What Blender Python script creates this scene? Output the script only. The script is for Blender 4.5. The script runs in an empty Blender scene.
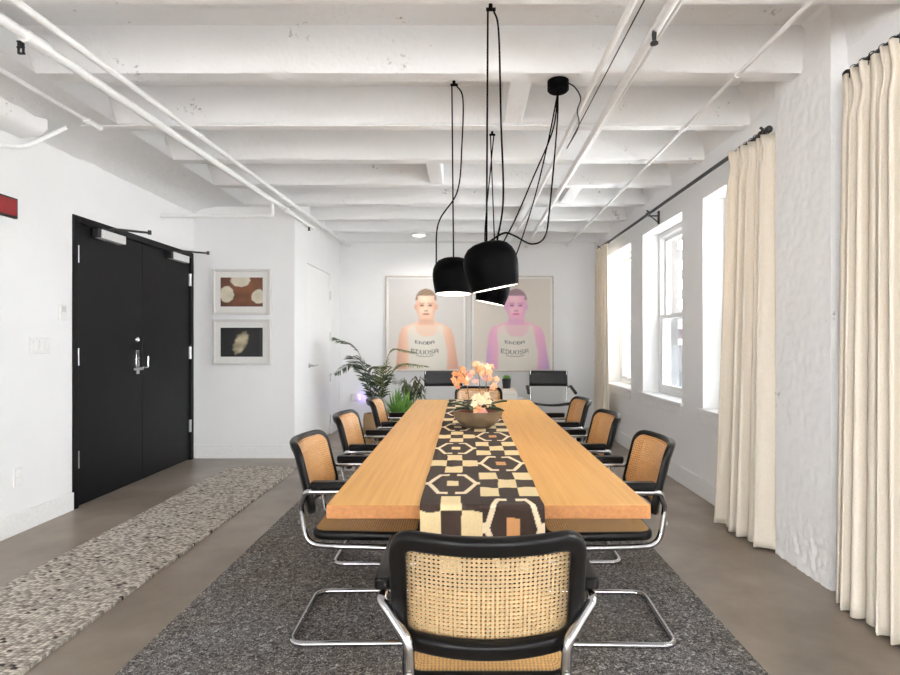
import bpy, math, random
import numpy as np
from mathutils import Vector, Matrix, noise as mnoise
random.seed(7)
SC = bpy.context.scene
COL = SC.collection
PI = math.pi
WORLD_LO, WORLD_HI, WORLD_LEFT = 9.0, 27.0, 80.0
F = 540.0                      # focal length in pixels at 900 wide
CX, CY, H = 465.0, 343.0, 1.25 # vanishing point and camera height

# ------------------------------------------------------------------ helpers
class MB:
    def __init__(s):
        s.v = []; s.f = []; s.m = []
    def add(s, verts, faces, mi=0):
        b = len(s.v); s.v += [tuple(p) for p in verts]
        for f in faces:
            s.f.append(tuple(b+i for i in f)); s.m.append(mi)
    def box(s, lo, hi, mi=0):
        x0,y0,z0 = lo; x1,y1,z1 = hi
        s.add([(x0,y0,z0),(x1,y0,z0),(x1,y1,z0),(x0,y1,z0),(x0,y0,z1),(x1,y0,z1),(x1,y1,z1),(x0,y1,z1)],
              [(3,2,1,0),(4,5,6,7),(0,1,5,4),(1,2,6,5),(2,3,7,6),(3,0,4,7)], mi)
    def prism(s, poly, axis, a, b, mi=0):
        """poly: 2d outline in the two other axes (cyclic order), extruded along axis from a to b"""
        def P(p, t):
            return {'x':(t,p[0],p[1]),'y':(p[0],t,p[1]),'z':(p[0],p[1],t)}[axis]
        n = len(poly)
        vs = [P(p,a) for p in poly]+[P(p,b) for p in poly]
        fs = [tuple(range(n))[::-1], tuple(range(n,2*n))]+[(i,(i+1)%n,n+(i+1)%n,n+i) for i in range(n)]
        s.add(vs, fs, mi)
    def tube(s, pts, r, n=8, closed=False, mi=0, caps=True):
        pts = [Vector(p) for p in pts]; N = len(pts)
        rs = r if isinstance(r,(list,tuple)) else [r]*N
        tang = []
        for i in range(N):
            if closed: t = pts[(i+1)%N]-pts[i-1]
            else: t = pts[min(i+1,N-1)]-pts[max(i-1,0)]
            tang.append(t.normalized())
        t0 = tang[0]; up = Vector((0,0,1)) if abs(t0.z)<.9 else Vector((1,0,0))
        nrm = (up-t0*up.dot(t0)).normalized(); vs = []
        for i in range(N):
            t = tang[i]; nrm = (nrm-t*nrm.dot(t)).normalized(); bn = t.cross(nrm)
            for k in range(n):
                a = 2*PI*k/n; vs.append(pts[i]+(nrm*math.cos(a)+bn*math.sin(a))*rs[i])
        fs = []
        for i in range(N if closed else N-1):
            j = (i+1)%N
            for k in range(n):
                l = (k+1)%n; fs.append((i*n+k,i*n+l,j*n+l,j*n+k))
        if not closed and caps:
            fs += [tuple(range(n))[::-1], tuple((N-1)*n+k for k in range(n))]
        s.add(vs, fs, mi)
    def lathe(s, prof, c=(0,0,0), n=32, mi=0, M=None):
        vs = []; fs = []; N = len(prof)
        for (r,z) in prof:
            for k in range(n):
                a = 2*PI*k/n; vs.append(Vector((r*math.cos(a), r*math.sin(a), z)))
        if M is not None: vs = [M@v for v in vs]
        vs = [v+Vector(c) for v in vs]
        for i in range(N-1):
            for k in range(n):
                l=(k+1)%n; fs.append((i*n+k,i*n+l,(i+1)*n+l,(i+1)*n+k))
        s.add(vs, fs, mi)
    def cyl(s, a, b, r, n=16, mi=0): s.tube([a,b], r, n, False, mi)
    def ball(s, c, r, n=12, mi=0):
        s.lathe([(max(1e-4,r*math.sin(PI*i/8)), -r*math.cos(PI*i/8)) for i in range(9)], c, n, mi)
    def grid(s, fn, nu, nv, mi=0):
        vs = [fn(i/nu, j/nv) for j in range(nv+1) for i in range(nu+1)]
        fs = [(j*(nu+1)+i, j*(nu+1)+i+1, (j+1)*(nu+1)+i+1, (j+1)*(nu+1)+i) for j in range(nv) for i in range(nu)]
        s.add(vs, fs, mi)
    def build(s, name, mats, parent=None, loc=(0,0,0), rot=(0,0,0), smooth=True, angle=40, bevel=0, bseg=2):
        me = bpy.data.meshes.new(name); me.from_pydata(s.v, [], s.f)
        if not isinstance(mats,(list,tuple)): mats = [mats]
        for m in mats: me.materials.append(m)
        if len(mats) > 1: me.polygons.foreach_set('material_index', s.m)
        if smooth:
            me.polygons.foreach_set('use_smooth', [True]*len(me.polygons))
            try: me.set_sharp_from_angle(angle=math.radians(angle))
            except Exception: pass
        me.update(); me.validate()
        o = bpy.data.objects.new(name, me); COL.objects.link(o)
        o.location = loc; o.rotation_euler = rot
        if parent: o.parent = parent
        if bevel:
            b = o.modifiers.new('edge','BEVEL'); b.width = bevel; b.segments = bseg; b.limit_method='ANGLE'; b.angle_limit=math.radians(35)
        return o

def tag(o, label=None, cat=None, group=None, kind=None):
    if label: o['label'] = label
    if cat: o['category'] = cat
    if group: o['group'] = group
    if kind: o['kind'] = kind
    return o
def empty(name, loc=(0,0,0), rz=0):
    o = bpy.data.objects.new(name, None); COL.objects.link(o); o.location = loc; o.rotation_euler = (0,0,rz)
    o.empty_display_size = .1
    return o
def copy_tree(root):
    r = root.copy(); COL.objects.link(r)
    for ch in list(root.children):
        c = ch.copy(); COL.objects.link(c); c.parent = r
        for g in list(ch.children):
            d = g.copy(); COL.objects.link(d); d.parent = c
    return r
def struct(o): o['kind'] = 'structure'; return o

def fillet(pts, rad, seg=6, closed=False):
    """polyline with rounded corners"""
    P = [Vector(p) for p in pts]; N = len(P); out = []
    for i in range(N):
        r = rad[i] if isinstance(rad,(list,tuple)) else rad
        if (not closed and i in (0,N-1)) or r <= 0:
            out.append(P[i]); continue
        a = P[i-1]-P[i]; b = P[(i+1)%N]-P[i]
        la, lb = a.length, b.length; a.normalize(); b.normalize()
        ang = a.angle(b); d = min(r/math.tan(ang/2), la*.49, lb*.49)
        p0 = P[i]+a*d; p1 = P[i]+b*d
        for k in range(seg+1):
            t = k/seg; out.append(p0*(1-t)**2+P[i]*2*t*(1-t)+p1*t*t)
    return out
def catmull(pts, seg=8):
    P = [Vector(p) for p in pts]; P = [P[0]*2-P[1]]+P+[P[-1]*2-P[-2]]; out = []
    for i in range(1,len(P)-2):
        p0,p1,p2,p3 = P[i-1:i+3]
        for k in range(seg):
            t=k/seg
            out.append(.5*((2*p1)+(p2-p0)*t+(2*p0-5*p1+4*p2-p3)*t*t+(3*p1-p0-3*p2+p3)*t**3))
    out.append(P[-2]); return out
def at(px, py, d):            # a measured point of the photograph at depth d -> place in the room
    k = d/F; return Vector(((px-CX)*k, d, H-(py-CY)*k))

# ------------------------------------------------------------------ materials
def new_mat(name):
    m = bpy.data.materials.new(name); m.use_nodes = True
    nt = m.node_tree; bs = nt.nodes['Principled BSDF']
    return m, nt, bs
def N(nt, t, **kw):
    n = nt.nodes.new(t)
    for k,v in kw.items():
        if k in n.inputs: n.inputs[k].default_value = v
        else: setattr(n, k, v)
    return n
def rgb(c): return (c[0],c[1],c[2],1)
def ramp(nt, stops):
    r = nt.nodes.new('ShaderNodeValToRGB'); e = r.color_ramp.elements
    e[0].position, e[0].color = stops[0][0], rgb(stops[0][1])
    e[1].position, e[1].color = stops[-1][0], rgb(stops[-1][1])
    for p,c in stops[1:-1]:
        x = e.new(p); x.color = rgb(c)
    return r
def coords(nt, scale=(1,1,1), rot=(0,0,0)):
    tc = nt.nodes.new('ShaderNodeTexCoord'); mp = nt.nodes.new('ShaderNodeMapping')
    mp.inputs['Scale'].default_value = scale; mp.inputs['Rotation'].default_value = rot
    nt.links.new(tc.outputs['Object'], mp.inputs['Vector']); return mp
def simple(name, c, rough=.5, metal=0, spec=.5, nscale=60, namt=.04, bump=0, bscale=200, coat=0):
    m, nt, bs = new_mat(name)
    mp = coords(nt); no = N(nt,'ShaderNodeTexNoise', Scale=nscale, Detail=4)
    nt.links.new(mp.outputs[0], no.inputs['Vector'])
    lo = tuple(max(0,x*(1-namt)) for x in c); hi = tuple(min(1,x*(1+namt)) for x in c)
    r = ramp(nt, [(.3,lo),(.7,hi)]); nt.links.new(no.outputs['Fac'], r.inputs[0]); nt.links.new(r.outputs[0], bs.inputs['Base Color'])
    bs.inputs['Roughness'].default_value = rough; bs.inputs['Metallic'].default_value = metal
    bs.inputs['Specular IOR Level'].default_value = spec; bs.inputs['Coat Weight'].default_value = coat
    if bump:
        n2 = N(nt,'ShaderNodeTexNoise', Scale=bscale, Detail=5); nt.links.new(mp.outputs[0], n2.inputs['Vector'])
        b = N(nt,'ShaderNodeBump', Strength=bump, Distance=.01); nt.links.new(n2.outputs['Fac'], b.inputs['Height']); nt.links.new(b.outputs[0], bs.inputs['Normal'])
    return m
def vcol(name, rough=.6, bump=0, bscale=300, coat=0):
    m, nt, bs = new_mat(name)
    a = nt.nodes.new('ShaderNodeVertexColor'); a.layer_name = 'Col'; nt.links.new(a.outputs[0], bs.inputs['Base Color'])
    bs.inputs['Roughness'].default_value = rough; bs.inputs['Coat Weight'].default_value = coat
    if bump:
        mp = coords(nt); n2 = N(nt,'ShaderNodeTexNoise', Scale=bscale, Detail=4); nt.links.new(mp.outputs[0], n2.inputs['Vector'])
        b = N(nt,'ShaderNodeBump', Strength=bump, Distance=.006); nt.links.new(n2.outputs['Fac'], b.inputs['Height']); nt.links.new(b.outputs[0], bs.inputs['Normal'])
    return m
def emit(name, c, s):
    m, nt, bs = new_mat(name)
    bs.inputs['Base Color'].default_value = rgb(c); bs.inputs['Emission Color'].default_value = rgb(c); bs.inputs['Emission Strength'].default_value = s
    return m
def s2l(c): return tuple(((x/255)/12.92 if x/255<=.04045 else ((x/255+.055)/1.055)**2.4) for x in c)

def plaster(name, c, rough=.6, big=.25, fine=.12, chips=False):
    m, nt, bs = new_mat(name); mp = coords(nt)
    n1 = N(nt,'ShaderNodeTexNoise', Scale=1.3, Detail=6, Roughness=.6); nt.links.new(mp.outputs[0], n1.inputs['Vector'])
    r = ramp(nt, [(.3,tuple(x*.95 for x in c)),(.7,c)]); nt.links.new(n1.outputs['Fac'], r.inputs[0])
    last = r.outputs[0]
    n2 = N(nt,'ShaderNodeTexNoise', Scale=9, Detail=8, Roughness=.65); nt.links.new(mp.outputs[0], n2.inputs['Vector'])
    n3 = N(nt,'ShaderNodeTexNoise', Scale=70, Detail=4); nt.links.new(mp.outputs[0], n3.inputs['Vector'])
    if chips:
        nz = N(nt,'ShaderNodeTexNoise', Scale=3.0, Detail=2); nt.links.new(mp.outputs[0], nz.inputs['Vector'])
        v = N(nt,'ShaderNodeTexNoise', Scale=26, Detail=6, Roughness=.7); nt.links.new(mp.outputs[0], v.inputs['Vector'])
        mm = N(nt,'ShaderNodeMath', operation='MULTIPLY'); nt.links.new(nz.outputs['Fac'], mm.inputs[0]); nt.links.new(v.outputs['Fac'], mm.inputs[1])
        r2 = ramp(nt, [(.395,(0,0,0)),(.45,(1,1,1))]); nt.links.new(mm.outputs[0], r2.inputs[0])
        mx = nt.nodes.new('ShaderNodeMixRGB'); mx.inputs['Color2'].default_value = rgb(tuple(x*.45 for x in c))
        nt.links.new(r2.outputs[0], mx.inputs['Fac']); nt.links.new(last, mx.inputs['Color1']); last = mx.outputs[0]
    nt.links.new(last, bs.inputs['Base Color'])
    b1 = N(nt,'ShaderNodeBump', Strength=big, Distance=.03); nt.links.new(n2.outputs['Fac'], b1.inputs['Height'])
    b2 = N(nt,'ShaderNodeBump', Strength=fine, Distance=.004); nt.links.new(n3.outputs['Fac'], b2.inputs['Height']); nt.links.new(b1.outputs[0], b2.inputs['Normal'])
    nt.links.new(b2.outputs[0], bs.inputs['Normal'])
    bs.inputs['Roughness'].default_value = rough; bs.inputs['Specular IOR Level'].default_value = .3
    return m

M = {}
M['wall'] = plaster('wall_paint', (.87,.875,.885), .6, .02, .03)
M['wall_rough'] = plaster('rough_brick_paint', (.86,.865,.87), .55, .2, .2, True)
M['ceiling'] = plaster('ceiling_paint', (.86,.87,.88),   .6, .42, .3, True)
M['trim'] = simple('trim_paint', (.86,.865,.87), .4)
M['pipe'] = simple('pipe_paint', (.87,.88,.885), .4, bump=.1, bscale=60)
M['white'] = simple('white_plastic', (.82,.82,.82), .35)
M['black_door'] = simple('black_door_paint', (.008,.008,.009), .45, spec=.12, nscale=8, namt=.1)
M['black_metal'] = simple('black_metal', (.010,.010,.011), .45)
M['shade'] = simple('lamp_black', (.0015,.0015,.0018), .5, spec=.03)
M['blackwood'] = simple('black_lacquered_wood', (.004,.0037,.0037), .3, nscale=30, namt=.2, spec=.16)
M['leather'] = simple('black_leather', (.012,.012,.014), .5, bump=.25, bscale=150)
M['chrome'] = simple('chrome', (.50,.50,.51), .11, 1)
M['steel'] = simple('brushed_steel', (.62,.62,.62), .3, 1)
M['silver'] = simple('silver_paint', (.66,.66,.66), .45, .0)
M['cane_front'] = simple('honey_cane', s2l((204,152,96)), .36, nscale=120, namt=.18)
M['cane_back'] = simple('straw_cane', s2l((164,144,110)), .5, nscale=120, namt=.14)
M['curtain'] = None
M['red'] = simple('red_plastic', s2l((132,20,24)), .35)
M['clay'] = simple('brown_grey_stoneware', s2l((104,88,68)), .55, nscale=14, namt=.3, bump=.3, bscale=60)
M['soil'] = simple('bark_soil', s2l((120,58,36)), .9, nscale=70, namt=.6, bump=.8, bscale=90)
M['leaf'] = simple('orchid_leaf', s2l((46,66,36)), .4, nscale=30, namt=.3)
M['stem'] = simple('flower_stem', s2l((96,74,52)), .5)
M['palm'] = simple('palm_leaf', s2l((50,66,40)), .45, nscale=12, namt=.35)
M['palm_lite'] = simple('palm_leaf_light', s2l((108,116,66)), .5, nscale=12, namt=.3)
M['fern'] = simple('fern_green', s2l((110,156,72)), .5, nscale=10, namt=.4)
M['dark_leaf'] = simple('dark_leaf', s2l((70,78,50)), .45, nscale=20, namt=.3)
M['basket'] = simple('tan_basket', s2l((150,120,84)), .8, nscale=80, namt=.3, bump=.8, bscale=120)
M['pot_black'] = simple('black_pot', s2l((28,28,30)), .5)
M['paper'] = simple('book_paper', s2l((225,220,210)), .6)
M['diffuser'] = emit('lamp_diffuser', (1,.93,.82), 4.0)
M['ceil_light'] = emit('ceiling_light_diffuser', (1,.95,.88), 5.0)
M['purple'] = emit('night_light_glow', (.45,.32,1), 2.2)
M['brick_out'] = None

# translucent linen curtain
m, nt, bs = new_mat('linen_curtain'); mp = coords(nt, (350,350,90))
no = N(nt,'ShaderNodeTexNoise', Scale=1, Detail=3); nt.links.new(mp.outputs[0], no.inputs['Vector'])
r = ramp(nt, [(.25,s2l((220,210,194))),(.75,s2l((234,226,213)))]); nt.links.new(no.outputs['Fac'], r.inputs[0]); nt.links.new(r.outputs[0], bs.inputs['Base Color'])
bs.inputs['Roughness'].default_value = .85; bs.inputs['Specular IOR Level'].default_value = .1
tr = N(nt,'ShaderNodeBsdfTranslucent'); nt.links.new(r.outputs[0], tr.inputs[0])
mx = N(nt,'ShaderNodeMixShader', Fac=.12); nt.links.new(bs.outputs[0], mx.inputs[1]); nt.links.new(tr.outputs[0], mx.inputs[2])
nt.links.new(mx.outputs[0], nt.nodes['Material Output'].inputs[0]); M['curtain'] = m

# polished concrete
m, nt, bs = new_mat('polished_concrete'); mp = coords(nt)
n1 = N(nt,'ShaderNodeTexNoise', Scale=1.7, Detail=9, Roughness=.58); nt.links.new(mp.outputs[0], n1.inputs['Vector'])
r = ramp(nt, [(.28,s2l((112,102,92))),(.5,s2l((138,127,116))),(.72,s2l((160,150,140)))]); nt.links.new(n1.outputs['Fac'], r.inputs[0]); nt.links.new(r.outputs[0], bs.inputs['Base Color'])
n2 = N(nt,'ShaderNodeTexNoise', Scale=2, Detail=3); nt.links.new(mp.outputs[0], n2.inputs['Vector'])
r2 = ramp(nt, [(0,(.31,)*3),(1,(.37,)*3)]); nt.links.new(n2.outputs['Fac'], r2.inputs[0]); nt.links.new(r2.outputs[0], bs.inputs['Roughness'])
bs.inputs['Specular IOR Level'].default_value = .4
M['floor'] = m

# grey melange rug
m, nt, bs = new_mat('grey_melange_rug'); mp = coords(nt)
n1 = N(nt,'ShaderNodeTexNoise', Scale=58, Detail=5, Roughness=.75, Distortion=1.6); nt.links.new(mp.outputs[0], n1.inputs['Vector'])
r = ramp(nt, [(.34,s2l((34,33,34))),(.47,s2l((92,90,89))),(.56,s2l((142,140,137))),(.66,s2l((222,220,216)))]); nt.links.new(n1.outputs['Fac'], r.inputs[0])
n2 = N(nt,'ShaderNodeTexNoise', Scale=1.6, Detail=3); nt.links.new(mp.outputs[0], n2.inputs['Vector'])
r2 = ramp(nt, [(.4,(.86,.80,.74)),(.62,(1,1,1.02))]); nt.links.new(n2.outputs['Fac'], r2.inputs[0])
mu = nt.nodes.new('ShaderNodeMixRGB'); mu.blend_type='MULTIPLY'; mu.inputs[0].default_value=1
nt.links.new(r.outputs[0], mu.inputs[1]); nt.links.new(r2.outputs[0], mu.inputs[2]); nt.links.new(mu.outputs[0], bs.inputs['Base Color'])
b = N(nt,'ShaderNodeBump', Strength=.8, Distance=.01); nt.links.new(n1.outputs['Fac'], b.inputs['Height']); nt.links.new(b.outputs[0], bs.inputs['Normal'])
bs.inputs['Roughness'].default_value=.95; bs.inputs['Specular IOR Level'].default_value=.1
M['rug'] = m

# woven runner rug (cream, with grey and black flecks)
m, nt, bs = new_mat('braided_wool'); mp = coords(nt, (44,66,1), (0,0,.12))
v = N(nt,'ShaderNodeTexVoronoi', Scale=1, Randomness=.45); nt.links.new(mp.outputs[0], v.inputs['Vector'])
sp = nt.nodes.new('ShaderNodeSeparateColor'); nt.links.new(v.outputs['Color'], sp.inputs[0])
r = ramp(nt, [(0,s2l((70,66,63))),(.012,s2l((90,84,80))),(.03,s2l((158,150,142))),(.3,s2l((184,176,167))),(.6,s2l((212,205,195))),(1,s2l((230,225,216)))]); r.color_ramp.interpolation='LINEAR'
nt.links.new(sp.outputs[0], r.inputs[0])
r3 = ramp(nt, [(.25,(1,1,1)),(.75,(.42,.40,.38))]); nt.links.new(v.outputs['Distance'], r3.inputs[0])
mu = nt.nodes.new('ShaderNodeMixRGB'); mu.blend_type='MULTIPLY'; mu.inputs[0].default_value=1
nt.links.new(r.outputs[0], mu.inputs[1]); nt.links.new(r3.outputs[0], mu.inputs[2]); nt.links.new(mu.outputs[0], bs.inputs['Base Color'])
b = N(nt,'ShaderNodeBump', Strength=1, Distance=.012, invert=True); nt.links.new(v.outputs['Distance'], b.inputs['Height']); nt.links.new(b.outputs[0], bs.inputs['Normal'])
bs.inputs['Roughness'].default_value=.95; bs.inputs['Specular IOR Level'].default_value=.1
M['runner_rug'] = m

# oak table
m, nt, bs = new_mat('honey_oak'); mp = coords(nt, (60,1.6,60))
n1 = N(nt,'ShaderNodeTexNoise', Scale=1, Detail=8, Roughness=.6, Distortion=.4); nt.links.new(mp.outputs[0], n1.inputs['Vector'])
r = ramp(nt, [(.25,s2l((190,138,70))),(.5,s2l((204,153,82))),(.75,s2l((212,163,94)))]); nt.links.new(n1.outputs['Fac'], r.inputs[0])
mp2 = coords(nt, (2.4,.35,2.4)); n2 = N(nt,'ShaderNodeTexNoise', Scale=1, Detail=2); nt.links.new(mp2.outputs[0], n2.inputs['Vector'])
r2 = ramp(nt, [(.35,(.97,.96,.95)),(.65,(1,1,1))]); nt.links.new(n2.outputs['Fac'], r2.inputs[0])
mu = nt.nodes.new('ShaderNodeMixRGB'); mu.blend_type='MULTIPLY'; mu.inputs[0].default_value=1
nt.links.new(r.outputs[0], mu.inputs[1]); nt.links.new(r2.outputs[0], mu.inputs[2]); nt.links.new(mu.outputs[0], bs.inputs['Base Color'])
bs.inputs['Roughness'].default_value=.42; bs.inputs['Specular IOR Level'].default_value=.35
M['oak'] = m

M['oak_end']=simple('oak_end_grain_shaded', s2l((158,104,54)), .5, nscale=90, namt=.16)  # end grain, darkened further to paint shade onto the table ends
# clear glass pane and insect screen
def pane_mat(name, tint, gl):
    m, nt, bs = new_mat(name); nt.nodes.remove(bs)
    t = N(nt,'ShaderNodeBsdfTransparent'); t.inputs[0].default_value = rgb(tint)
    g = N(nt,'ShaderNodeBsdfGlossy', Roughness=.02); g.inputs[0].default_value = (1,1,1,1)
    fr = N(nt,'ShaderNodeFresnel', IOR=1.3)
    ma = N(nt,'ShaderNodeMath', operation='MULTIPLY'); ma.inputs[1].default_value = gl; nt.links.new(fr.outputs[0], ma.inputs[0])
    mx = N(nt,'ShaderNodeMixShader'); nt.links.new(ma.outputs[0], mx.inputs[0]); nt.links.new(t.outputs[0], mx.inputs[1]); nt.links.new(g.outputs[0], mx.inputs[2])
    nt.links.new(mx.outputs[0], nt.nodes['Material Output'].inputs[0]); return m
M['glass'] = pane_mat('window_glass', (.97,.98,.98), .7)
m, nt, bs = new_mat('insect_screen'); bs.inputs['Base Color'].default_value = (.25,.26,.27,1); bs.inputs['Alpha'].default_value = .45; M['screen'] = m

# brick outside
m, nt, bs = new_mat('street_brick'); mp = coords(nt)
sx = nt.nodes.new('ShaderNodeSeparateXYZ'); nt.links.new(mp.outputs[0], sx.inputs[0]); cb = nt.nodes.new('ShaderNodeCombineXYZ')
ad = N(nt,'ShaderNodeMath', operation='ADD'); nt.links.new(sx.outputs[0], ad.inputs[0]); nt.links.new(sx.outputs[1], ad.inputs[1])
nt.links.new(ad.outputs[0], cb.inputs[0]); nt.links.new(sx.outputs[2], cb.inputs[1])
br = N(nt,'ShaderNodeTexBrick', Scale=2.2); br.inputs['Color1'].default_value=rgb(s2l((44,40,38))); br.inputs['Color2'].default_value=rgb(s2l((56,51,49))); br.inputs['Mortar'].default_value=rgb(s2l((92,89,86)))
nt.links.new(cb.outputs[0], br.inputs['Vector']); nt.links.new(br.outputs[0], bs.inputs['Base Color']); bs.inputs['Roughness'].default_value=.9
M['brick_out'] = m
M['siding_out'] = simple('grey_siding', s2l((46,49,54)), .8, nscale=3, namt=.1)

# ------------------------------------------------------------------ room shell
XL, XR, YB, ZC, ZB = -2.94, 1.93, 8.0, 2.98, 2.73
YN = -9.0
mb = MB(); mb.box((XL-.3,-10.0,-.15),(XR+.3,YB+.2,0)); struct(mb.build('floor', M['floor'], smooth=False))
# left wall, with the doorway recess
D0, D1, DH = 4.04, 5.83, 2.216
mb = MB(); mb.box((XL-.3,-3.6,0),(XL,D0,ZC)); mb.box((XL-.3,D1,0),(XL,YB+.2,ZC)); mb.box((XL-.3,D0,DH),(XL,D1,ZC)); mb.box((XL-.3,D0,0),(XL-.12,D1,DH))
struct(mb.build('wall_left', M['wall'], smooth=False))
mb = MB(); mb.box((XL-.3,YB,0),(XR+.3,YB+.2,ZC)); struct(mb.build('wall_back', M['wall'], smooth=False))
# closet block: front face at Y 5.85, side face at X -1.85
CXW, CYW = -1.85, 5.86
CD0, CD1, CDH = 6.33, 7.42, 2.19
mb = MB(); mb.box((XL,CYW,0),(CXW-.12,CYW+.12,ZC))
mb.box((CXW-.12,CYW,0),(CXW,CD0,ZC)); mb.box((CXW-.12,CD1,0),(CXW,YB,ZC)); mb.box((CXW-.12,CD0,CDH),(CXW,CD1,ZC)); mb.box((CXW-.16,CD0-.1,0),(CXW-.06,CD1+.1,CDH+.05))
struct(mb.build('wall_closet', M['wall'], smooth=False))
# right wall with window openings
WZ0, WZ1, WD = .72, 2.42, .30
wins = [(6.28,7.32),(4.80,5.86),(3.32,4.38),(.86,1.92),(-.9,.16),(-2.7,-1.64)]  # last two openings are unseen, added to let in more daylight
mb = MB(); edges = sorted(wins); y = YN
for a,b in edges:
    mb.box((XR,y,0),(XR+WD,a,ZC)); mb.box((XR,a,0),(XR+WD,b,WZ0-.03)); mb.box((XR,a,WZ1),(XR+WD,b,ZC)); y = b
mb.box((XR,y,0),(XR+WD,YB+.2,ZC)); struct(mb.build('wall_right', M['wall'], smooth=False))

# windows
def window(n, a, b):
    root = empty('window_%d'%n, (XR,(a+b)/2,WZ0)); struct(root)
    w = (b-a)/2; h = WZ1-WZ0
    s = MB(); s.box((-.035,-w-.035,-.03),(WD-.02,w+.035,0)) if False else s.box((-.035,-w-.03,-.032),(0,w+.03,0))
    s.box((0,-w,-.03),(WD-.0,w,0)); s.build('sill', M['trim'], root, bevel=.004)
    s = MB(); s.box((-.009,-w-.01,-.12),(-.001,w+.01,-.033)); s.build('apron', M['trim'], root, bevel=.003)
    x0 = .17
    f = MB(); t=.045
    f.box((x0,-w,0),(x0+.09,-w+t,h)); f.box((x0,w-t,0),(x0+.09,w,h)); f.box((x0,-w+t,0),(x0+.09,w-t,t)); f.box((x0,-w+t,h-t),(x0+.09,w-t,h))
    f.build('frame', M['white'], root, bevel=.004)
    def sash(z0,z1,x,nm):
        q = MB(); t2=.042; y0=-w+t+.002; y1=w-t-.002
        q.box((x,y0,z0),(x+.035,y0+t2,z1)); q.box((x,y1-t2,z0),(x+.035,y1,z1)); q.box((x,y0+t2,z0),(x+.035,y1-t2,z0+t2)); q.box((x,y0+t2,z1-t2),(x+.035,y1-t2,z1))
        o = q.build(nm, M['white'], root, bevel=.004)
        g = MB(); g.box((x+.015,y0+t2,z0+t2),(x+.019,y1-t2,z1-t2)); g.build('pane', M['glass'], o, smooth=False)
    zm = h*.5-.04
    sash(t+.002, zm+.02, x0+.008, 'lower_sash'); sash(zm-.02, h-t-.002, x0+.05, 'upper_sash')
    g = MB(); g.box((x0+.078,-w+t,t),(x0+.080,w-t,zm)); g.build('insect_screen', M['screen'], root, smooth=False)
for i,(a,b) in enumerate(wins): window(i+1,a,b)

# baseboards
def base(name, lo, hi):
    mb = MB(); mb.box(lo,hi); struct(mb.build(name, M['trim'], smooth=False, bevel=.004))
base('baseboard_left', (XL,-3.6,0),(XL+.016,D0-.0,.135))
base('baseboard_closet', (XL+.0,CYW-.016,0),(CXW+.016,CYW,.15))
base('baseboard_closet_side', (CXW,CYW,0),(CXW+.016,CD0-.0,.15))
base('baseboard_closet_end', (CXW,CD1,0),(CXW+.016,YB-.016,.15))
base('baseboard_back', (CXW+.0,YB-.016,0),(XR,YB,.15))
base('baseboard_right', (XR-.018,3.22,0),(XR,YB-.016,.155))
base('baseboard_right_near', (XR-.018,YN,0),(XR,2.67,.155))

# rough pillar
mb = MB()
def pillar_pt(x, y, z, jit):
    n = mnoise.noise(Vector((x*9,y*9,z*9)))*.003+mnoise.noise(Vector((x*30,y*30,z*30)))*.004
    if z < .32: n += mnoise.noise(Vector((x*40,y*40,z*46)))*.012*(1-z/.32)**.5
    return n*jit
PX, PY0, PY1 = 1.845, 2.725, 3.21
ny, nz = 44, 200
def pface(u,v):
    y = PY0+(PY1-PY0)*u; z=ZC*v; d = pillar_pt(PX,y,z,1)
    if u in (0.0,1.0): y += d*.6
    return (PX+d, y, z)
mb.grid(pface, ny, nz)
def pside(u,v):
    x = PX+(XR+.01-PX)*u; z=ZC*v
    if u == 0: d = pillar_pt(PX,PY0,z,1); return (PX+d, PY0+d*.6, z)
    return (x, PY0+pillar_pt(x,PY0,z,.8), z)
mb.grid(lambda u,v: pside(1-u,v), 5, nz)
def pside2(u,v):
    x = PX+(XR+.01-PX)*u; z=ZC*v
    if u == 0: d = pillar_pt(PX,PY1,z,1); return (PX+d, PY1+d*.6, z)
    return (x, PY1+pillar_pt(x,PY1,z,.5), z)
mb.grid(pside2, 5, nz)
struct(mb.build('wall_pillar', M['wall_rough'], angle=60))

# ceiling: slab, girder along the left wall, joists
mb = MB(); mb.box((XL-.3,YN,ZC),(XR+.3,YB+.2,ZC+.15)); struct(mb.build('ceiling', M['ceiling'], smooth=False))
GX = -2.35
mb = MB()
def girder(u,v):
    y = YN+(YB-YN)*v
    prof = [(XL+.0,2.655),(-2.84,2.70),(-2.70,ZB),(-2.52,ZB),(GX,ZB),(-2.43,ZC+.01)]
    i = round(u*5); x,z = prof[i]
    n = mnoise.noise(Vector((y*1.7,i*3.1,0)))+.5*mnoise.noise(Vector((y*6,i*3.1,4)))
    if i in (0,1): z += n*.030
    elif i == 2: z += n*.006
    return (x, y, z)
mb.grid(girder, 5, 160); struct(mb.build('ceiling_girder', M['ceiling'], angle=30))
for k in range(-16,9):
    y1 = 2.37+.70*k; y0 = y1-.12
    if y1 < YN+.3 or y0 > YB: continue
    mb = MB(); nx = 60
    def joist(u,v):
        x = -2.56+(XR+.02+2.56)*u
        prof = [(y0-.012,ZC+.01),(y0,ZB+.02),(y0+.012,ZB),(y1-.012,ZB),(y1,ZB+.02),(y1+.012,ZC+.01)]
        i = round(v*5); yy,z = prof[i]
        a = mnoise.noise(Vector((x*2.2,i*5.3,k*7.7))); c = mnoise.noise(Vector((x*9,i*5.3,k*7.7)))
        if 0<i<5: yy += a*.006+c*.003; z += (a*.004+c*.004)
        return (x, min(yy,YB), z)
    mb.grid(joist, nx, 5); struct(mb.build('ceiling_beam', M['ceiling'], angle=50))
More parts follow.
